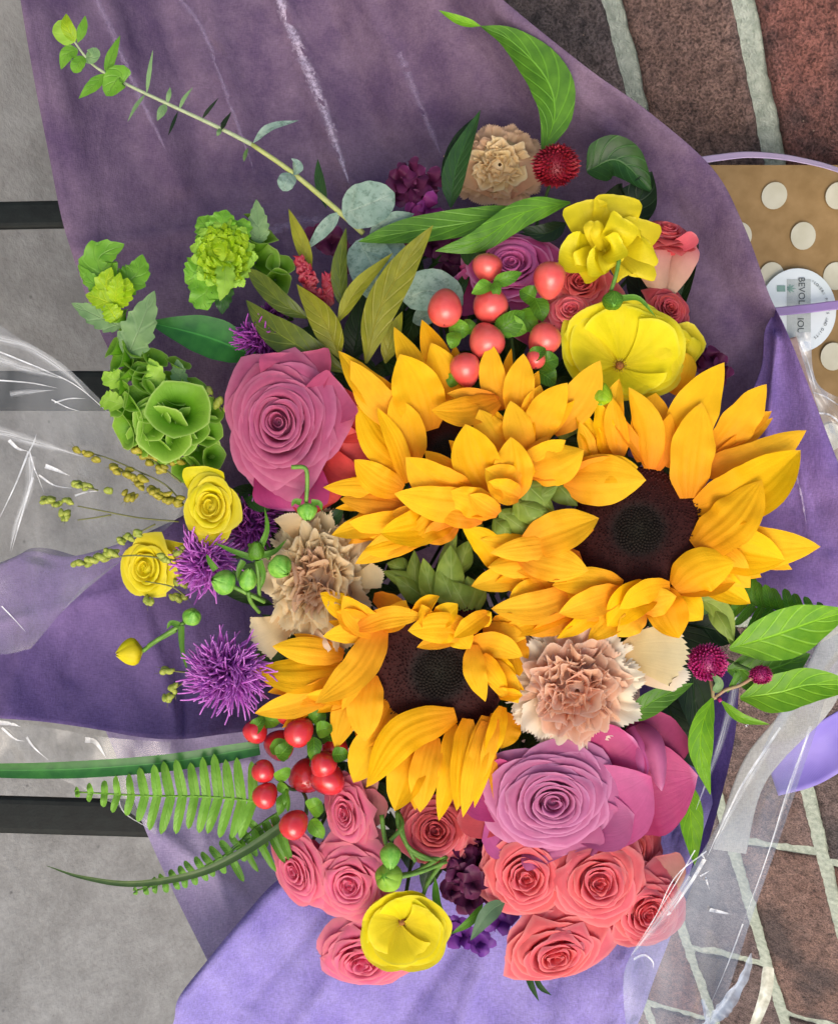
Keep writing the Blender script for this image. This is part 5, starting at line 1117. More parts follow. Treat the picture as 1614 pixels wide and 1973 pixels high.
bud('lime bud above the open yellow flower at the bottom', (752, 1648, 4), 20, 28, (.0, -.8, .5), [L_bud, L_bud], [(752, 1620, -10), (775, 1590, -30), (765, 1560, -60)])
bud('whitish green bud touching the open yellow flower at the bottom', (748, 1690, 10), 27, 24, (-.3, .3, .8), [L_bud, L_bell], [(770, 1690, 0), (810, 1680, -14), (860, 1660, -40)])

# ------------------------------------------------------------------ fringed purple flowers, globes, stocks
def fringe(name, label, cat, at, R, n, mat, L=(.6, 1.1), w_=3.0, ax=(0, 0, 1), grp=None, sq=(1, 1), spread=1.5, curl=.5, corem=None):
    t = thing(name, label, cat, at, grp); x, y, z = at; cc = P(*at); e1, e2, a = basis(ax); r = random.Random(int(x * 3 + y)); m = MB()
    for i in range(n):
        el = math.acos(1 - r.random() * (1 - math.cos(spread))); az = r.uniform(0, 6.2832)
        d = nrm(e1 * math.sin(el) * math.cos(az) * sq[0] + e2 * math.sin(el) * math.sin(az) * sq[1] + a * math.cos(el)); s = nrm(np.cross(d, (r.uniform(-1, 1), r.uniform(-1, 1), .4)))
        ln = R * r.uniform(*L); b = cc + d * R * .15 + np.array([(r.random()-.5) * R * .5 * sq[0], (r.random()-.5) * R * .5 * sq[1], 0])
        mid = b + d * ln * .6 + s * ln * .1; tip = b + d * ln * .9 + s * ln * curl * r.uniform(.2, 1)
        tube([b, mid, tip], w_, w_ * .45, 4, 4, m, frame=True, cap=False)
    part('filaments', m, mat, t, kind='stuff')
    part('flower_head', ball(cc, a, R * .42, R * .36, 14, 8), corem or mat, t)
    stem_to(t, x, y, z - R * .3, 4)
    return t
M_li = petal_mat('orchid_filament', [(160, 56, 160), (200, 96, 204), (224, 144, 230)], rough=.5, vein=0, transl=.25)
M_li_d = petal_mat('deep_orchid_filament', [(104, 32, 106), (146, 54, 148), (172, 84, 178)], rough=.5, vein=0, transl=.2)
M_licore = plain_mat('orchid_core', (84, 20, 84), (110, 34, 108))
LG = 'fringed purple flowers'
fringe('fringed_flower', 'bright purple fringed flower beside the tip of the lower sunflower', 'purple flower', (442, 1296, -40), 78, 420, M_li, grp=LG, sq=(1.1, .95), corem=M_licore)
fringe('fringed_flower', 'purple fringed flower below the cup shaped yellow flower', 'purple flower', (398, 1082, -60), 64, 340, M_li, grp=LG, sq=(1, 1.05), corem=M_licore)
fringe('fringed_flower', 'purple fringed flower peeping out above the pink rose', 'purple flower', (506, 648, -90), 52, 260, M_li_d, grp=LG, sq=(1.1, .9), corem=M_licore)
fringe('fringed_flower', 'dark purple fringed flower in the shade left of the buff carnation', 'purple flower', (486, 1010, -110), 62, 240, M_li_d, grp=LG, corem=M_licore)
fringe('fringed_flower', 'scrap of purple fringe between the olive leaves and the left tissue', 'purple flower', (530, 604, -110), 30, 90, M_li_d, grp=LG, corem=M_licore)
M_gr = petal_mat('crimson_bract', [(96, 6, 20), (134, 12, 32), (156, 22, 44)], rough=.5, vein=0, transl=.15, spec=.5)
M_gm = petal_mat('magenta_bract', [(110, 8, 46), (160, 14, 84), (206, 60, 140)], rough=.35, vein=0, transl=.15, spec=.5)
def globe(label, at, rx, ry, mat, n=260, ax=(0, 0, 1), ln=13):
    t = thing('globe_amaranth', label, 'globe flower', at, 'small round crimson flowers'); cc = P(*at); e1, e2, a = basis(ax)
    core = part('flower_head', ball(cc, a, (rx + ry) / 2 * .72, (rx+ry)/2 * .6, 14, 8), mat, t)
    for i in range(n):
        f = (i + .5) / n; el = math.acos(1 - f * 1.45); az = i * 2.39996
        d = nrm(e1 * math.sin(el) * math.cos(az) + e2 * math.sin(el) * math.sin(az) + a * math.cos(el))
        b = cc + d * (rx + ry) / 2 * .66; tip = cc + (e1 * np.dot(d, e1) * rx + e2 * np.dot(d, e2) * ry + a * np.dot(d, a) * (rx+ry)/2 * .8) * rnd.uniform(.92, 1.08) + a * ln * .3
        part('bract', blade([b, (b+tip)/2 + a * 1.5, tip], ln * .55, 'leaf', crease=.5, nu=2, nv=4, frame=True, nhint=d), mat, t)
    stem_to(t, at[0], at[1], at[2] - rx * .5, 3.5)
    return t
globe('crimson spiky globe flower beside the tan carnation at the top', (1070, 320, -110), 50, 44, M_gr)
globe('magenta globe flower right of the peach carnation', (1362, 1276, -50), 40, 38, M_gm, 220)
globe('small glossy magenta globe bud on the broad green leaf at the right', (1464, 1300, -30), 24, 20, M_gm, 120, ln=9)
# red plume
t = thing('celosia_plume', 'small crimson feathery plume among the olive leaves', 'plume flower', (590, 560, -60), 'small round crimson flowers')
for i in range(60):
    f = i / 60; bx = 612 - 34 * f + rnd.uniform(-14, 14) * (1 - f * .6); by = 600 - 92 * f
    part('bract', blade([(bx, by, -60 - 10 * f), (bx + rnd.uniform(-8, 8), by - 10, -52), (bx + rnd.uniform(-14, 12), by - 16 - 8 * rnd.random(), -48)], 13, 'leaf', cup=-.4, nu=3, nv=5, roll=rnd.uniform(-30, 30)), M_gr, t)
for i in range(26):
    part('bract', blade([(628 + rnd.uniform(-6, 8), 600 - i * 2, -66), (630 + rnd.uniform(-6, 10), 585 - i * 2, -60), (628 + rnd.uniform(-8, 14), 575 - i * 2.2, -58)], 12, 'leaf', cup=-.4, nu=3, nv=5), M_gr, t)
stem_to(t, 612, 600, -70, 4)
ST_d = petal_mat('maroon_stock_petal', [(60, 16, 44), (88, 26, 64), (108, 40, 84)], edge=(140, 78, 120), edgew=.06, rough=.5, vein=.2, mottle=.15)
ST_m = petal_mat('magenta_stock_petal', [(104, 22, 84), (134, 40, 112), (150, 56, 128)], edge=(160, 80, 150), edgew=.08, rough=.5, vein=.2)
ST_v = petal_mat('violet_stock_petal', [(80, 28, 110), (104, 44, 138), (120, 58, 154)], edge=(130, 70, 168), edgew=.08, rough=.5, vein=.2)
def stock(label, at, spots, mat, seed, w_=44):
    t = thing('stock_flower', label, 'stock flower', at, 'dark purple stock flowers'); r = random.Random(seed)
    for (x, y, z, s) in spots:
        for k in range(5):
            an = k * 1.25 + r.uniform(-.4, .4); L = s * r.uniform(.7, 1.1)
            part('petal', blade([(x, y, z - 10), (x + L * .5 * math.cos(an), y + L * .5 * math.sin(an), z + 6), (x + L * math.cos(an), y + L * math.sin(an), z - r.uniform(-6, 14))], s * .95, 'round', ruf=.14, rn=2, cup=r.uniform(-.3, .3), nu=8, nv=8, roll=r.uniform(-35, 35), seed=r.randint(0, 9999)), mat, t)
    stem_to(t, at[0], at[1], at[2] - 20, 5)
    return t
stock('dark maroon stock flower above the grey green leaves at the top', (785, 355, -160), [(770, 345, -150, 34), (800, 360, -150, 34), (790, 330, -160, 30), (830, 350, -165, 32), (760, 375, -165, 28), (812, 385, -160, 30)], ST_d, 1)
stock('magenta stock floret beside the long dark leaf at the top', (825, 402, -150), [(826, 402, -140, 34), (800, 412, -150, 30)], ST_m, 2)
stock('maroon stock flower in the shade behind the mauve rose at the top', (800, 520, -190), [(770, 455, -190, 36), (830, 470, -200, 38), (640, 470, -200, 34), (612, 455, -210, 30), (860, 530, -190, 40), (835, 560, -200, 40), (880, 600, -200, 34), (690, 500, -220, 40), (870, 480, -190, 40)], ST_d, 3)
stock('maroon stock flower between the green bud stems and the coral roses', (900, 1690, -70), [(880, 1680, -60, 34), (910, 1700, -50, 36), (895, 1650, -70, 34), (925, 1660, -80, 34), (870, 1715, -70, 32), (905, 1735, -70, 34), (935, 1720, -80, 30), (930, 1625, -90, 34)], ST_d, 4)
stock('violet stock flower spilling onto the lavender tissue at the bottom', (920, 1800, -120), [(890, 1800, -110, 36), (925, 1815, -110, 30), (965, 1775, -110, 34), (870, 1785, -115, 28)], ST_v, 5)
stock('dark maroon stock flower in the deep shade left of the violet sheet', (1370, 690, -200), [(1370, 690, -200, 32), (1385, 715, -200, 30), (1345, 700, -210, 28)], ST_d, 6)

# ------------------------------------------------------------------ red berries
M_berry = plain_mat('coral_berry', (208, 72, 68), (224, 98, 88), rough=.3, sc_=120., bump=.08, spec=.5, coat=.3)
M_berry_r = plain_mat('red_berry', (200, 36, 42), (216, 52, 56), rough=.22, sc_=120., bump=.05, spec=.6, coat=.5)
M_btip = plain_mat('berry_tip', (90, 30, 20))
def berries(label, at, items, leaves, stems, mat, grp='red berry sprigs'):
    t = thing('berry_sprig', label, 'berry sprig', at, grp)
    for (x, y, z, r, rl, dx, dy) in items:
        k = (D - z) / D; ax = nrm((dx, -dy, .35)); b = part('berry', ball(P(x, y, z), ax, r * k, rl * k * rnd.uniform(.98, 1.08), 18, 12, pinch=rnd.uniform(-.26, -.14)), mat, t)
        CENT[b.name] = CENT[t.name]
        part('berry_tip', ball(P(x, y, z) + ax * rl * k * .98, ax, 2.6, 2.2, 6, 4), M_btip, b)
    for (bx, by, tx, ty, w_, z) in leaves:
        part('leaf', blade([(bx, by, z), ((bx+tx)/2 + 2, (by+ty)/2, z + 10), (tx, ty, z + 2)], w_, 'ovate', cup=.25, crease=.12, nu=6, nv=10, roll=rnd.uniform(-25, 25)), rnd.choice([L_mid, L_mid, L_bell_d]), t)
    for pts in stems: part('stem', tube(pts, 4, 3.2), M_stem_d, t)
    stem_to(t, at[0], at[1], at[2] - 30, 5)
    return t
berries('sprig of eight coral red berries above the upper sunflower', (960, 600, -40),
 [(857, 592, -10, 33, 38, -.05, 1), (938, 516, -40, 29, 28, .1, -1), (944, 586, -30, 34, 34, .2, 1), (1058, 541, -20, 31, 36, 0, -1), (936, 655, -14, 34, 36, .3, .8), (897, 714, 0, 29, 32, -.2, -.9), (1047, 656, -20, 31, 34, .5, -.7), (1031, 690, -2, 19, 21, 0, 1)],
 [(945, 545, 908, 566, 30, -14), (950, 545, 1005, 525, 28, -14), (950, 545, 957, 572, 22, -8), (955, 640, 1010, 600, 50, -30), (960, 620, 1015, 640, 44, -36), (865, 630, 905, 640, 40, -30), (875, 640, 868, 672, 30, -20), (895, 640, 905, 615, 34, -34), (1030, 575, 1000, 560, 40, -50), (1030, 575, 1045, 620, 40, -50), (925, 700, 948, 745, 44, -20), (935, 690, 960, 720, 40, -24), (1040, 700, 1075, 690, 40, -14), (1036, 715, 1070, 740, 46, -16), (1020, 690, 1050, 670, 30, 4), (880, 742, 858, 722, 26, -16), (1000, 600, 1030, 640, 44, -60)],
 [[(945, 552, -30), (975, 585, -50), (985, 620, -80)], [(990, 700, -70), (985, 650, -80), (985, 620, -80)], [(1040, 580, -50), (1010, 600, -70), (985, 620, -80)], [(900, 640, -50), (950, 640, -70), (985, 620, -80)]], M_berry)
berries('sprig of glossy red berries at the lower left below the lower sunflower', (580, 1480, -60),
 [(493, 1408, -50, 24, 24, -.5, .8), (577, 1410, -30, 27, 29, -.6, .6), (508, 1487, -20, 22, 23, -.5, -.6), (512, 1532, -16, 24, 25, -.5, .6), (567, 1588, -10, 27, 30, -.6, .6), (622, 1476, -30, 25, 27, .4, -.8), (632, 1500, -46, 34, 30, -.2, .6), (540, 1434, -80, 30, 28, -.5, .5), (590, 1494, -90, 34, 32, 0, 1), (560, 1378, -70, 28, 20, 0, 1), (645, 1440, -80, 26, 26, 0, 1)],
 [(610, 1410, 640, 1398, 34, -24), (600, 1390, 625, 1368, 36, -40), (605, 1420, 600, 1466, 30, -30), (520, 1440, 565, 1440, 34, -40), (535, 1460, 560, 1430, 34, -24), (485, 1410, 510, 1380, 30, -40), (530, 1500, 560, 1480, 26, -16), (535, 1510, 555, 1530, 20, -14), (545, 1530, 536, 1572, 22, -10), (548, 1520, 555, 1565, 18, -6), (595, 1560, 620, 1545, 40, -14), (598, 1580, 622, 1616, 32, -12), (640, 1455, 672, 1452, 30, -24), (590, 1380, 560, 1385, 40, -60), (575, 1370, 620, 1385, 40, -60), (495, 1385, 540, 1392, 34, -60), (620, 1420, 660, 1440, 30, -70)],
 [[(600, 1420, -50), (600, 1470, -70), (580, 1520, -90)], [(535, 1500, -40), (560, 1520, -60), (580, 1520, -90)], [(590, 1570, -40), (590, 1540, -60), (580, 1520, -90)], [(640, 1470, -60), (610, 1500, -80), (580, 1520, -90)]], M_berry_r)

# ------------------------------------------------------------------ leaves and greenery
def leafthing(label, pts, w_, mat, kind='leaf', grp='loose leaves between the flowers', name='leaf', **kw):
    kw.setdefault('cup', .12); kw.setdefault('crease', .15); kw.setdefault('nu', 10); kw.setdefault('nv', 22)
    m = blade(pts, w_, kind, **kw)
    o = single(name, m, mat, label, name.replace('_', ' '), grp, at=pts[0])
    return o
leafthing('long pointed green leaf standing high against the dark tissue at the top', [(1045, 296, -150), (1068, 220, -140), (1050, 150, -130), (985, 80, -125), (925, 50, -120)], 92, L_mid, wob=.08, roll=-10)
leafthing('small curled yellow green leaf tip at the very top', [(925, 50, -120), (885, 40, -116), (845, 20, -112)], 20, L_bright)
leafthing('dark narrow leaf left of the tan carnation', [(868, 400, -150), (880, 320, -140), (925, 212, -135)], 52, L_dark, roll=15)
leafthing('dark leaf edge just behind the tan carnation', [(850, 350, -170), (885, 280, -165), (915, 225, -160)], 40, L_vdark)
leafthing('broad green leaf lying across above the mauve rose', [(1030, 400, -100), (900, 430, -80), (770, 450, -76), (690, 466, -76)], 62, L_mid, roll=-10)
leafthing('olive green leaf crossing below it towards the crimson globe', [(1098, 390, -90), (1010, 410, -70), (920, 465, -62), (838, 484, -60)], 56, L_mid, roll=20, cup=-.2)
leafthing('dark round leaf curling behind the crimson globe', [(1130, 330, -160), (1190, 310, -140), (1255, 370, -150)], 90, L_dark, 'ovate', cup=.4)
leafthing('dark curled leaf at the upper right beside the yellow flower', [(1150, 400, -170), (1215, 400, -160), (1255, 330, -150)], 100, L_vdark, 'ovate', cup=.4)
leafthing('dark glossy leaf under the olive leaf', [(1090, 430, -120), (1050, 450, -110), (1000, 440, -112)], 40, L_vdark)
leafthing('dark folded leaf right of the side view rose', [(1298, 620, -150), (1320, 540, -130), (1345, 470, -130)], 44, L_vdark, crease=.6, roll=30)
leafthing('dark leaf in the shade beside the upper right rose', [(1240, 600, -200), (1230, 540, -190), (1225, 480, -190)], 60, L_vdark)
leafthing('broad dark green strap leaf above the pink rose at the left', [(500, 690, -120), (400, 650, -110), (285, 620, -100)], 86, L_grass, 'leaf', roll=-8)
leafthing('yellowish upright leaf tip left of the crimson plume', [(600, 522, -80), (580, 465, -70), (556, 402, -64)], 30, L_olive)
leafthing('narrow olive leaf right of the crimson plume', [(662, 600, -60), (655, 520, -50), (667, 438, -44)], 36, L_olive_d, roll=20)
leafthing('twisted yellow olive leaf crossing the grey green disc leaf', [(650, 622, -40), (690, 555, -26), (757, 487, -20)], 34, L_olive, roll=10)
leafthing('largest yellow green leaf with a thin raised tip', [(705, 700, -46), (730, 600, -24), (780, 510, -14), (834, 434, 0)], 66, L_olive, roll=-12, veins=.04)
leafthing('drooping olive leaf reaching left to the tissue', [(596, 614, -60), (545, 585, -50), (500, 540, -60), (476, 516, -66)], 40, L_olive_d)
leafthing('yellow bract leaf cupping the crimson plume', [(655, 690, -44), (625, 620, -30), (572, 548, -36)], 56, L_olive, roll=10)
leafthing('long dark green leaf over the top of the pink rose', [(668, 718, -40), (580, 670, -30), (520, 630, -40), (474, 578, -50)], 66, L_olive_d)
leafthing('dark upright leaf in the gap left of the largest yellow green leaf', [(680, 690, -120), (690, 640, -110), (700, 560, -110)], 60, L_vdark)
leafthing('tiny green leaf tip poking out over the dark tissue', [(628, 400, -190), (616, 350, -180), (612, 306, -176)], 22, L_dark)
leafthing('olive leaf tucked at the foot of the upper sunflower', [(742, 700, -60), (755, 650, -46), (775, 600, -44)], 36, L_olive)
leafthing('dark leaf beside the stamens of the pink rose', [(470, 960, -80), (510, 970, -60), (545, 940, -50)], 34, L_dark)
leafthing('small dark leaf below the coral outer petals', [(610, 1000, -80), (640, 1000, -60), (662, 975, -60)], 34, L_dark)
leafthing('broad bright green leaf reaching the right edge above the globe bud', [(1405, 1250, -60), (1490, 1225, -40), (1560, 1200, -36), (1640, 1176, -40)], 104, L_bright, roll=-6, veins=.03)
leafthing('jagged bright green leaf at the right edge under the globe bud', [(1425, 1345, -70), (1500, 1335, -50), (1560, 1320, -46), (1660, 1322, -50)], 84, L_bright, wob=.1, roll=10)
leafthing('deep green part of the leaf pair behind the globe bud', [(1400, 1290, -90), (1480, 1290, -80), (1560, 1260, -80)], 96, L_mid)
leafthing('narrow bright leaf pointing down from the magenta globe', [(1372, 1345, -30), (1352, 1400, -16), (1350, 1460, -16), (1368, 1532, -20)], 48, L_bright, roll=-10, wob=.06)
leafthing('little curled yellow green leaf below the globe bud', [(1388, 1350, -30), (1425, 1382, -20), (1482, 1396, -16)], 20, L_bright)
leafthing('green leaf in the gap between the peach carnation and the magenta globe', [(1206, 1390, -50), (1260, 1350, -36), (1335, 1316, -40)], 48, L_mid)
leafthing('yellow green leaf behind the magenta rose petal at lower right', [(1322, 1500, -90), (1330, 1580, -70), (1338, 1668, -60)], 50, L_bright)
leafthing('olive leaf under the rim of the right sunflower', [(1340, 1150, -60), (1390, 1180, -56), (1412, 1250, -70)], 40, M_sepal)
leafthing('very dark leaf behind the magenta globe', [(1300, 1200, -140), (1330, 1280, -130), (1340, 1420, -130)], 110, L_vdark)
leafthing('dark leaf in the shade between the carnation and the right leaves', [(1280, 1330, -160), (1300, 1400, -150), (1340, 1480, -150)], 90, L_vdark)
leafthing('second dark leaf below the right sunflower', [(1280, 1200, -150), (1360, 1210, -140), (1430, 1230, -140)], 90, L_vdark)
leafthing('grey green leaf pointing down over the violet stock', [(972, 1738, -40), (940, 1760, -24), (906, 1812, -20)], 36, leaf_mat('grey_leaf', (74, 104, 70), (98, 126, 92), vscale=.01))
leafthing('thin green leaf left of the grey green one at the bottom', [(930, 1742, -50), (905, 1775, -36), (868, 1800, -30)], 18, L_mid)
leafthing('thin leaf tip below the lowest coral rose', [(1012, 1860, -100), (1022, 1895, -90), (1038, 1930, -86)], 14, L_dark)
leafthing('second thin leaf tip below the lowest coral rose', [(1026, 1870, -100), (1040, 1900, -96), (1062, 1918, -92)], 12, L_dark)
leafthing('green blade curling from the bud stems to the open yellow flower', [(838, 1690, -40), (842, 1740, -20), (862, 1775, -20)], 16, L_mid)
leafthing('dark green leaf between the coral rose and the mauve rose', [(905, 1590, -90), (925, 1600, -70), (945, 1620, -70)], 30, L_dark)
BSL = ['leftmost thin stem rising from the upper lime bud to the lower sunflower', 'thin stem leaning right from the sunflower petals to the stem junction', 'thin level stem joining the whitish green bud to the junction', 'thin stem running down from the junction to the open yellow flower', 'long thin stem passing left of the coral rose under the lower sunflower', 'short thin stem just below the coral rose under the lower sunflower']
for k, pts in enumerate(([(735, 1570, -40), (742, 1620, -30), (752, 1640, -20)], [(765, 1565, -50), (770, 1600, -36), (800, 1660, -40)], [(850, 1650, -60), (800, 1680, -40), (765, 1686, -14)], [(860, 1650, -60), (825, 1700, -40), (812, 1735, -40)], [(770, 1570, -50), (785, 1630, -34), (840, 1660, -50)], [(790, 1640, -40), (820, 1655, -44), (860, 1650, -60)])):
    single('bud_stem', tube(pts, 5, 4), M_stem, BSL[k], 'stem', 'thin green bud stems at the bottom', at=pts[0])
# grass blades
leafthing('wide grass blade running to the left edge over the fern', [(500, 1440, -60), (330, 1468, -40), (150, 1482, -30), (0, 1484, -30), (-90, 1478, -30)], 34, L_grass, 'strap', name='grass_blade', grp='grass blades', crease=.1, nu=6, nv=40)
leafthing('long thin grass blade sweeping down to the lower left', [(560, 1580, -50), (470, 1640, -30), (380, 1682, -20), (260, 1702, -20), (160, 1690, -20), (90, 1668, -20)], 19, leaf_mat('thin_grass', (62, 88, 44), (82, 106, 56), vscale=.01, rough=.35), 'taper', name='grass_blade', grp='grass blades', crease=.4, nu=4, nv=50)
# eucalyptus
eu = thing('eucalyptus_branch', 'long eucalyptus branch with round grey green leaves reaching the top left corner', 'eucalyptus', (650, 405, -110))
ES = [(700, 450, -120), (650, 405, -100), (560, 330, -80), (485, 278, -70), (420, 245, -60), (330, 203, -50), (240, 160, -40), (180, 125, -36), (140, 75, -34)]
part('stem', tube(ES[:4], 6.5, 5), M_stem_y, eu); part('stem', tube(ES[3:], 5, 2.2, seg=26), plain_mat('pale_stem', (146, 160, 120), (166, 176, 140)), eu)
EL = [((660, 412, -96), (706, 395, -82), (760, 372, -86), 92, 'round', L_euc, 0), ((655, 408, -100), (625, 440, -96), (590, 482, -100), 30, 'leaf', L_euc, 30), ((712, 455, -100), (755, 425, -90), (798, 412, -94), 36, 'ovate', L_euc, -20),
      ((690, 462, -104), (720, 520, -70), (728, 580, -90), 96, 'round', L_euc, 0), ((700, 470, -100), (760, 490, -74), (745, 570, -84), 60, 'round', L_euc, 20), ((890, 590, -110), (830, 560, -80), (776, 580, -90), 88, 'round', L_euc, 0), ((795, 620, -110), (830, 605, -90), (880, 600, -95), 40, 'ovate', L_euc, 0),
      ((565, 325, -76), (570, 320, -64), (580, 312, -66), 34, 'round', L_euc, 0), ((562, 335, -76), (552, 350, -66), (545, 368, -70), 36, 'round', L_euc, 0), ((488, 275, -66), (520, 246, -56), (576, 232, -60), 20, 'leaf', L_euc, 20),
      ((478, 285, -70), (472, 300, -70), (470, 312, -74), 8, 'leaf', M_stem_d, 0), ((425, 250, -58), (432, 238, -50), (446, 215, -50), 16, 'leaf', L_vdark, 30), ((425, 246, -58), (422, 255, -50), (418, 262, -52), 10, 'leaf', L_euc_g, 0),
      ((390, 228, -54), (402, 212, -46), (422, 188, -44), 8, 'leaf', L_vdark, 0), ((345, 212, -50), (355, 190, -44), (372, 168, -42), 8, 'leaf', L_euc_g, 0), ((343, 215, -50), (333, 240, -46), (324, 262, -46), 7, 'leaf', L_vdark, 0),
      ((320, 200, -48), (312, 215, -42), (303, 233, -44), 18, 'leaf', L_euc_g, 0), ((322, 200, -48), (326, 182, -44), (328, 168, -46), 10, 'leaf', L_euc_g, 0), ((283, 180, -44), (288, 140, -36), (295, 96, -38), 9, 'leaf', L_euc_g, 0), ((280, 182, -44), (262, 205, -38), (246, 235, -40), 8, 'leaf', L_euc_g, 0),
      ((240, 158, -36), (228, 150, -30), (205, 185, -32), 50, 'round', L_bell_d, 0), ((205, 145, -40), (215, 110, -34), (232, 68, -34), 22, 'leaf', L_bell_d, 0), ((205, 142, -40), (180, 165, -36), (152, 190, -36), 26, 'leaf', L_bell_d, 0),
      ((165, 110, -34), (178, 108, -26), (186, 92, -28), 30, 'round', L_euc_g, 0), ((160, 108, -34), (150, 125, -28), (142, 140, -30), 28, 'round', L_bell_d, 0), ((150, 95, -34), (130, 105, -28), (118, 134, -30), 30, 'ovate', L_bell_d, 0),
      ((145, 80, -32), (125, 62, -24), (112, 40, -28), 44, 'round', L_bell, 0), ((145, 80, -32), (130, 50, -20), (128, 26, -26), 26, 'ovate', L_lime, 0), ((150, 82, -32), (160, 55, -26), (165, 30, -28), 20, 'leaf', L_bell_d, 0)]
for a, b, c, w_, kd, mt, rl in EL: part('leaf', blade([a, b, c], w_, kd, cup=.12, ruf=.03, nu=10, nv=14, roll=rl), mt, eu)
B_in = petal_mat('bell_calyx', [(60, 116, 14), (104, 164, 30), (142, 192, 60)], edge=(184, 218, 110), edgew=.07, rough=.5, vein=.5, vs=14, mottle=.1, transl=.45)
# bells of ireland
def bellflower(par, x, y, z, r, ax, mat=L_bell, nl=5):
    c = P(x, y, z); e1, e2, a = basis(ax); m = MB(); n = 30
    prf = [(.05, -1.0), (.16, -.95), (.32, -.75), (.5, -.45), (.68, -.2), (.86, -.04), (1.0, .04), (1.1, .05)]
    G = np.zeros((len(prf), n, 3)); ph = rnd.uniform(0, 6)
    for i, (rr, h) in enumerate(prf):
        for k in range(n):
            an = 6.2832 * k / n; lob = (abs(math.cos(nl * an / 2 + ph)) ** 8) * .10 * (i / 7) ** 3
            q = rr * (1 + lob + .05 * math.sin(2 * an + ph) * (i / 7)); G[i, k] = c + (e1 * math.cos(an) + e2 * math.sin(an)) * r * q + a * r * (h + lob * .3 + .06 * math.sin(3 * an + ph) * (i / 7))
    m.grid(G, np.array([[((k % n) / n * 2.5, i / (len(prf) - 1)) for k in range(n)] for i in range(len(prf))]), close=True); b = part('bell', m, B_in, par); return b
b1 = thing('bells_of_ireland', 'tall green bells stalk running down the left beside the pink rose', 'bells of ireland', (320, 800, -60), 'bells of ireland stalks')
part('stem', tube([(400, 900, -120), (345, 820, -70), (290, 740, -50), (245, 660, -40), (222, 590, -36), (215, 540, -30)], 9, 5), M_stem, b1)
for (x, y, z, r, ax) in [(235, 560, -30, 26, (-.4, .8, .5)), (218, 668, -30, 30, (-.8, .5, .5)), (255, 640, -40, 26, (.4, .6, .6)), (240, 715, -24, 32, (-.7, .6, .5)), (300, 690, -30, 30, (.5, .7, .6)), (226, 745, -26, 32, (-.9, .1, .5)), (270, 765, -6, 38, (-.3, .4, .9)), (250, 810, -24, 42, (-.7, -.2, .7)), (345, 788, 8, 48, (.15, .2, 1)), (290, 790, 0, 30, (.0, .2, 1)), (268, 850, -30, 36, (-.6, -.4, .7)), (316, 835, -6, 44, (0, -.3, 1)), (350, 850, -30, 34, (.3, -.5, .8)), (375, 750, -50, 34, (.6, .6, .6)), (340, 730, -50, 30, (.4, .8, .5)), (398, 830, -60, 36, (.5, .1, .8)), (405, 790, -70, 32, (.6, .4, .7)), (390, 870, -70, 40, (.4, -.4, .8)), (360, 905, -80, 34, (0, -.5, .8)), (275, 715, -20, 26, (.2, .5, .8)), (412, 880, -70, 28, (.6, 0, .8)), (320, 870, -50, 34, (-.1, -.6, .7)), (300, 740, -16, 30, (.4, .5, .8))]:
    bellflower(b1, x, y, z, r * (1.1 if r > 40 else .82), ax, rnd.choice([L_bell, L_bell, L_bell_d]) if z < -40 else L_bell)
for (x, y, z, r, ax) in [(228, 610, -34, 22, (-.5, .7, .5)), (262, 668, -30, 26, (.5, .5, .6)), (228, 690, -20, 28, (-.8, .3, .6)), (268, 700, -26, 28, (.3, .7, .6)), (290, 735, -24, 32, (.5, .5, .7)), (232, 770, -14, 34, (-.8, .2, .7)), (330, 760, -30, 30, (.5, .7, .5)), (240, 830, -30, 34, (-.7, -.3, .6)), (292, 812, -4, 34, (-.1, -.2, 1)), (370, 820, -30, 32, (.5, 0, .9)), (300, 868, -34, 30, (-.2, -.6, .7)), (345, 700, -50, 22, (.4, .8, .4))]:
    bellflower(b1, x, y, z, r, ax, L_bell)
def toothleaf(par, pts, w_, mt, rl=0): part('leaf', blade(pts, w_, 'ovate', cup=.15, ruf=.05, rn=4, tooth=.28, tn=6, nu=10, nv=30, roll=rl), mt, par)
for pts, w_, mt in [([(215, 560, -30), (190, 500, -20), (240, 470, -24)], 74, L_bell_d), ([(220, 560, -34), (262, 530, -30), (275, 490, -34)], 60, L_bell_d), ([(215, 570, -28), (180, 545, -18), (150, 510, -16)], 34, L_bell_d), ([(220, 580, -24), (205, 550, -8), (215, 515, -4)], 52, L_lime), ([(222, 590, -24), (240, 560, -8), (246, 535, -6)], 46, L_lime), ([(225, 590, -22), (190, 575, -10), (165, 568, -8)], 40, L_lime), ([(222, 585, -20), (225, 555, 2), (232, 525, 4)], 36, L_lime),
                    ([(235, 630, -30), (190, 610, -18), (138, 584, -14)], 48, L_euc_g), ([(245, 690, -30), (270, 630, -10), (298, 560, -14)], 70, L_euc_g), ([(228, 620, -24), (215, 600, -14), (205, 585, -14)], 40, L_lime),
                    ([(250, 730, -20), (215, 730, -14), (200, 716, -14)], 40, L_bell), ([(300, 760, -30), (300, 720, -16), (288, 690, -14)], 40, L_bell), ([(350, 760, -50), (345, 720, -40), (342, 692, -40)], 34, L_euc_g), ([(240, 780, -20), (205, 770, -16), (196, 766, -16)], 40, L_bell)]: toothleaf(b1, pts, w_, mt)
b2 = thing('bells_of_ireland', 'second green bells head with frilled lime centre against the dark tissue', 'bells of ireland', (430, 500, -120), 'bells of ireland stalks')
part('stem', tube([(560, 620, -140), (510, 540, -120), (460, 505, -90), (430, 490, -80)], 9, 7), M_stem_d, b2)
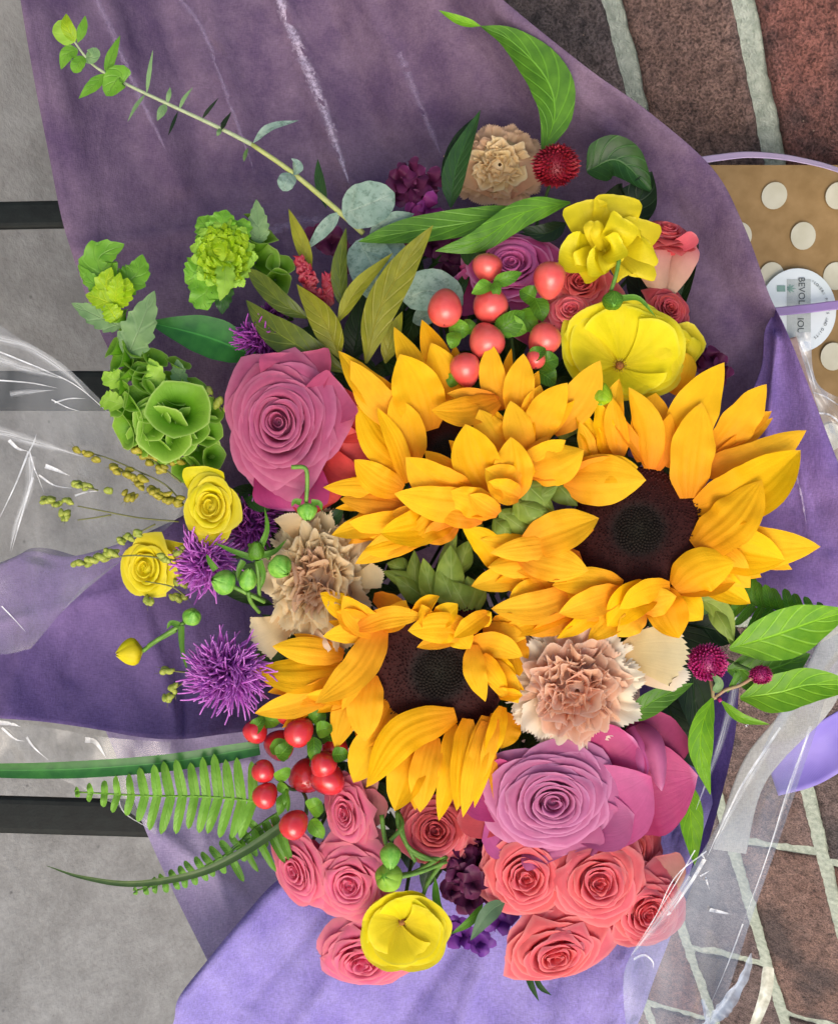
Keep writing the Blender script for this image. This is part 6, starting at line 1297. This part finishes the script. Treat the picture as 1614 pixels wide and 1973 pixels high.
for pts, w_, mt in [([(430, 490, -80), (400, 440, -70), (382, 418, -74)], 60, L_bell_d), ([(430, 480, -80), (430, 430, -66), (436, 404, -70)], 66, L_bell_d), ([(440, 480, -80), (465, 440, -70), (470, 420, -74)], 50, L_bell_d), ([(425, 500, -84), (380, 530, -76), (357, 545, -80)], 76, L_bell_d), ([(425, 510, -84), (395, 570, -76), (400, 598, -80)], 70, L_bell_d), ([(435, 510, -84), (430, 570, -80), (428, 606, -84)], 44, L_dark), ([(430, 500, -60), (435, 540, -44), (424, 580, -44)], 40, L_bell)]: toothleaf(b2, pts, w_, mt)
part('bud_core', ball(P(432, 492, -78), (0, 0, 1), 40, 22, 14, 8), L_lime, b2)
for k in range(60):
    an = k * 2.4; q = math.sqrt(k / 60) * 46; x, y = 432 + q * math.cos(an) * 1.05, 492 + q * math.sin(an) * 1.2
    toothleaf(b2, [(x, y, -70), (x + 9 * math.cos(an), y + 9 * math.sin(an), -50 - q * .3), (x + 20 * math.cos(an), y + 20 * math.sin(an), -46 - q * .5)], 26, L_lime if k < 42 else L_bell, rnd.uniform(-40, 40))
for (x, y, z, r, ax, mt) in [(500, 455, -110, 34, (.2, .7, .5), L_bell_d), (505, 500, -120, 34, (.5, 0, .8), L_bell_d), (540, 510, -130, 26, (.3, .5, .8), L_bell), (490, 415, -110, 20, (.1, 1, .3), L_bell_d), (535, 545, -130, 26, (.3, -.4, .8), L_bell_d)]: bellflower(b2, x, y, z, r, ax, mt)
toothleaf(b2, [(500, 470, -100), (498, 430, -90), (494, 384, -92)], 44, L_euc_g)
# ferns
def fern(label, rach, n, lens, w_, mat, side=1, z0=-40, name='fern_frond', skew=.2, start=.0):
    t = thing(name, label, 'fern', rach[0], 'fern fronds'); S = spline(rach, n + 1)
    part('stem', tube(rach, 3, 1.5), mat, t)
    for i in range(1, n + 1):
        f = i / n; p = S[i]; d = nrm(S[min(n, i+1)] - S[i-1]); nrm_ = np.array((-d[1], d[0], 0)); L = np.interp(f, *lens)
        for s in ((1, -1) if side == 0 else (side,)):
            L2 = L * rnd.uniform(.88, 1.1); tip = p + nrm_ * s * L2 + d * L2 * skew + np.array((rnd.uniform(-4, 4), 0, rnd.uniform(-10, 6)))
            part('leaflet', blade([p, (p + tip) / 2 + np.array((0, 0, 6)), tip], w_ * (L2 / max(lens[1])) ** .35, 'strap', cup=.1, crease=.25, ruf=.04, rn=5, nu=6, nv=12, tooth=.06, tn=8, roll=rnd.uniform(-22, 22)), mat, t)
    return t
fern('bright fern frond pointing left below the wide grass blade', [(510, 1545, -50), (400, 1535, -30), (280, 1533, -24), (150, 1526, -24)], 15, ([0, .1, .35, .6, .8, 1], [90, 84, 74, 66, 34, 10]), 21, L_fern, 0)
fern('folded fern frond behind the thin grass blade', [(520, 1590, -70), (430, 1650, -50), (350, 1690, -44), (262, 1716, -40)], 14, ([0, .5, .9, 1], [36, 28, 16, 8]), 16, leaf_mat('shaded_fern', (88, 140, 44), (112, 160, 58), vscale=5), 0)
fern('large fern leaflets hanging from the berry sprig over the lilac tissue', [(545, 1560, -60), (500, 1590, -54), (440, 1640, -54)], 5, ([0, 1], [120, 60]), 20, L_mid, -1)
fern('dark fern frond between the right sunflower and the violet tissue', [(1380, 1130, -90), (1450, 1165, -80), (1520, 1175, -76), (1600, 1178, -76)], 12, ([0, .4, .8, 1], [62, 50, 30, 10]), 24, L_mid, 0, skew=-.4)
# seed sprays
M_seed = plain_mat('olive_seed', (132, 124, 30), (170, 158, 52), rough=.45, sc_=500., bump=.3)
M_seed_g = plain_mat('green_seed', (128, 144, 48), (166, 172, 76), rough=.45, sc_=500., bump=.3)
def seeds(label, at, path, items, mat, sp_=16):
    t = thing('seed_spray', label, 'seed spray', at, 'sprays of olive seeds'); r = random.Random(int(at[0]))
    for p in path: part('stem', tube(p, 1.8, 1.2, 4), plain_mat('seed_stem', (110, 112, 60)) if 'seed_stem' not in bpy.data.materials else bpy.data.materials['seed_stem'], t)
    for (x, y, z, n, s, dx, dy) in items:
        for k in range(n):
            an = r.uniform(0, 6.28); q = r.uniform(0, s); xx, yy, zz = x + q * math.cos(an), y + q * math.sin(an) * .8, z + r.uniform(-8, 8)
            ax = nrm((dx + r.uniform(-.6, .6), -dy + r.uniform(-.6, .6), r.uniform(0, .6))); b = P(xx, yy, zz); rr = r.uniform(5.5, 8)
            part('seed', ball(b, ax, rr * .85, rr * 1.3, 8, 6, pinch=-.3), mat, t)
            if r.random() < .4: part('awn', tube([b + ax * rr, b + ax * rr * 2.6 + np.array((0, r.uniform(-4, 4), 0))], .7, .3, 3, 2, frame=True), bpy.data.materials['seed_stem'] if 'seed_stem' in bpy.data.materials else mat, t)
    return t
seeds('olive seed spray above the cup shaped yellow flower', (300, 900, -60), [[(360, 980, -60), (320, 935, -50), (260, 905, -40), (200, 880, -36), (140, 866, -34)], [(350, 930, -60), (300, 890, -50), (250, 862, -46)]],
  [(150, 868, -34, 3, 7, -1, -.4), (168, 876, -34, 3, 7, -1, -.3), (186, 886, -34, 4, 7, -1, -.5), (222, 903, -36, 5, 12, -1, -.4), (248, 915, -36, 7, 14, -1, -.3), (270, 930, -40, 8, 14, -1, -.3), (252, 955, -36, 6, 14, -.6, .5), (296, 948, -44, 8, 16, -1, 0), (322, 955, -46, 8, 16, -1, 0), (342, 965, -50, 6, 14, -1, .2), (268, 868, -46, 6, 14, -1, -.4), (290, 885, -50, 7, 14, -1, -.4), (314, 905, -56, 6, 14, -1, -.4), (345, 888, -70, 5, 12, -.5, -.5), (256, 862, -46, 3, 8, -1, -.4), (370, 905, -70, 3, 8, 0, -1)], M_seed)
seeds('small seed clusters over the cellophane at the far left', (110, 975, -40), [[(345, 1005, -60), (270, 998, -50), (200, 985, -44), (150, 975, -40)], [(215, 992, -46), (180, 998, -44), (150, 1002, -42)], [(190, 945, -44), (150, 935, -40)], [(300, 1010, -54), (270, 1025, -54), (240, 1040, -50)]],
  [(95, 965, -38, 6, 12, -1, -.3), (112, 972, -38, 5, 10, -1, 0), (135, 968, -38, 5, 10, -.6, -.5), (130, 990, -38, 7, 14, -.4, .8), (150, 932, -40, 5, 12, -1, -.2), (168, 936, -40, 4, 8, -1, 0), (210, 946, -44, 3, 6, -.5, -.5)], M_seed_g)
seeds('green seed spray lying across the yellow flower at the left', (200, 1075, -40), [[(340, 1080, -30), (260, 1070, -30), (200, 1078, -30), (150, 1085, -30)], [(360, 1150, -60), (330, 1130, -50), (280, 1120, -50)]],
  [(155, 1085, -28, 5, 12, -1, .1), (175, 1080, -28, 6, 12, -1, .1), (195, 1072, -28, 7, 13, -1, -.1), (215, 1065, -28, 6, 12, -1, -.3), (236, 1042, -30, 4, 8, -1, -.4), (250, 1034, -30, 4, 8, -1, -.4), (268, 1030, -32, 3, 8, -1, -.2), (312, 1078, 4, 6, 14, 1, 0), (345, 1062, -24, 4, 8, 1, -.3), (285, 1158, -60, 5, 12, .2, 1), (345, 1148, -60, 6, 14, .6, .4), (350, 1120, -60, 6, 14, .6, .4)], M_seed_g)
seeds('two little pale seed heads left of the bright purple flower', (330, 1310, -50), [[(370, 1296, -60), (345, 1294, -50), (325, 1292, -50)], [(360, 1310, -60), (340, 1325, -50), (328, 1335, -50)]],
  [(325, 1294, -44, 5, 9, -1, 0), (335, 1325, -44, 5, 9, -.4, .8), (325, 1345, -44, 4, 8, -.4, .8)], M_seed_g)
seeds('few green seeds beside the top of the pink rose', (400, 760, -80), [[(430, 800, -90), (415, 770, -80), (398, 745, -80)]], [(402, 752, -76, 3, 8, 0, -1), (420, 775, -76, 3, 8, 0, -1), (440, 785, -80, 3, 8, 0, -1)], M_seed_g)
# twig of the globe flowers
t = thing('globe_stalk', 'forked pinkish stalk between the two magenta globes', 'stalk', (1380, 1340, -40))
part('stem', tube([(1366, 1300, -50), (1372, 1330, -36), (1375, 1345, -34), (1395, 1330, -30), (1425, 1320, -26), (1450, 1305, -26)], 4, 3.5), plain_mat('pink_stalk', (150, 140, 90), (170, 120, 100)), t)
part('leaf', blade([(1374, 1335, -34), (1384, 1316, -26), (1368, 1296, -30)], 18, 'ovate', cup=.4), L_euc_g, t)
part('leaf', blade([(1400, 1335, -34), (1420, 1300, -22), (1415, 1290, -26)], 14, 'leaf', cup=.4), L_mid, t)
part('spike', tube([(1384, 1345, -30), (1388, 1352, -28)], 5, 4), M_gm, t)

# ------------------------------------------------------------------ dense shaded greenery filling the depth of the bouquet
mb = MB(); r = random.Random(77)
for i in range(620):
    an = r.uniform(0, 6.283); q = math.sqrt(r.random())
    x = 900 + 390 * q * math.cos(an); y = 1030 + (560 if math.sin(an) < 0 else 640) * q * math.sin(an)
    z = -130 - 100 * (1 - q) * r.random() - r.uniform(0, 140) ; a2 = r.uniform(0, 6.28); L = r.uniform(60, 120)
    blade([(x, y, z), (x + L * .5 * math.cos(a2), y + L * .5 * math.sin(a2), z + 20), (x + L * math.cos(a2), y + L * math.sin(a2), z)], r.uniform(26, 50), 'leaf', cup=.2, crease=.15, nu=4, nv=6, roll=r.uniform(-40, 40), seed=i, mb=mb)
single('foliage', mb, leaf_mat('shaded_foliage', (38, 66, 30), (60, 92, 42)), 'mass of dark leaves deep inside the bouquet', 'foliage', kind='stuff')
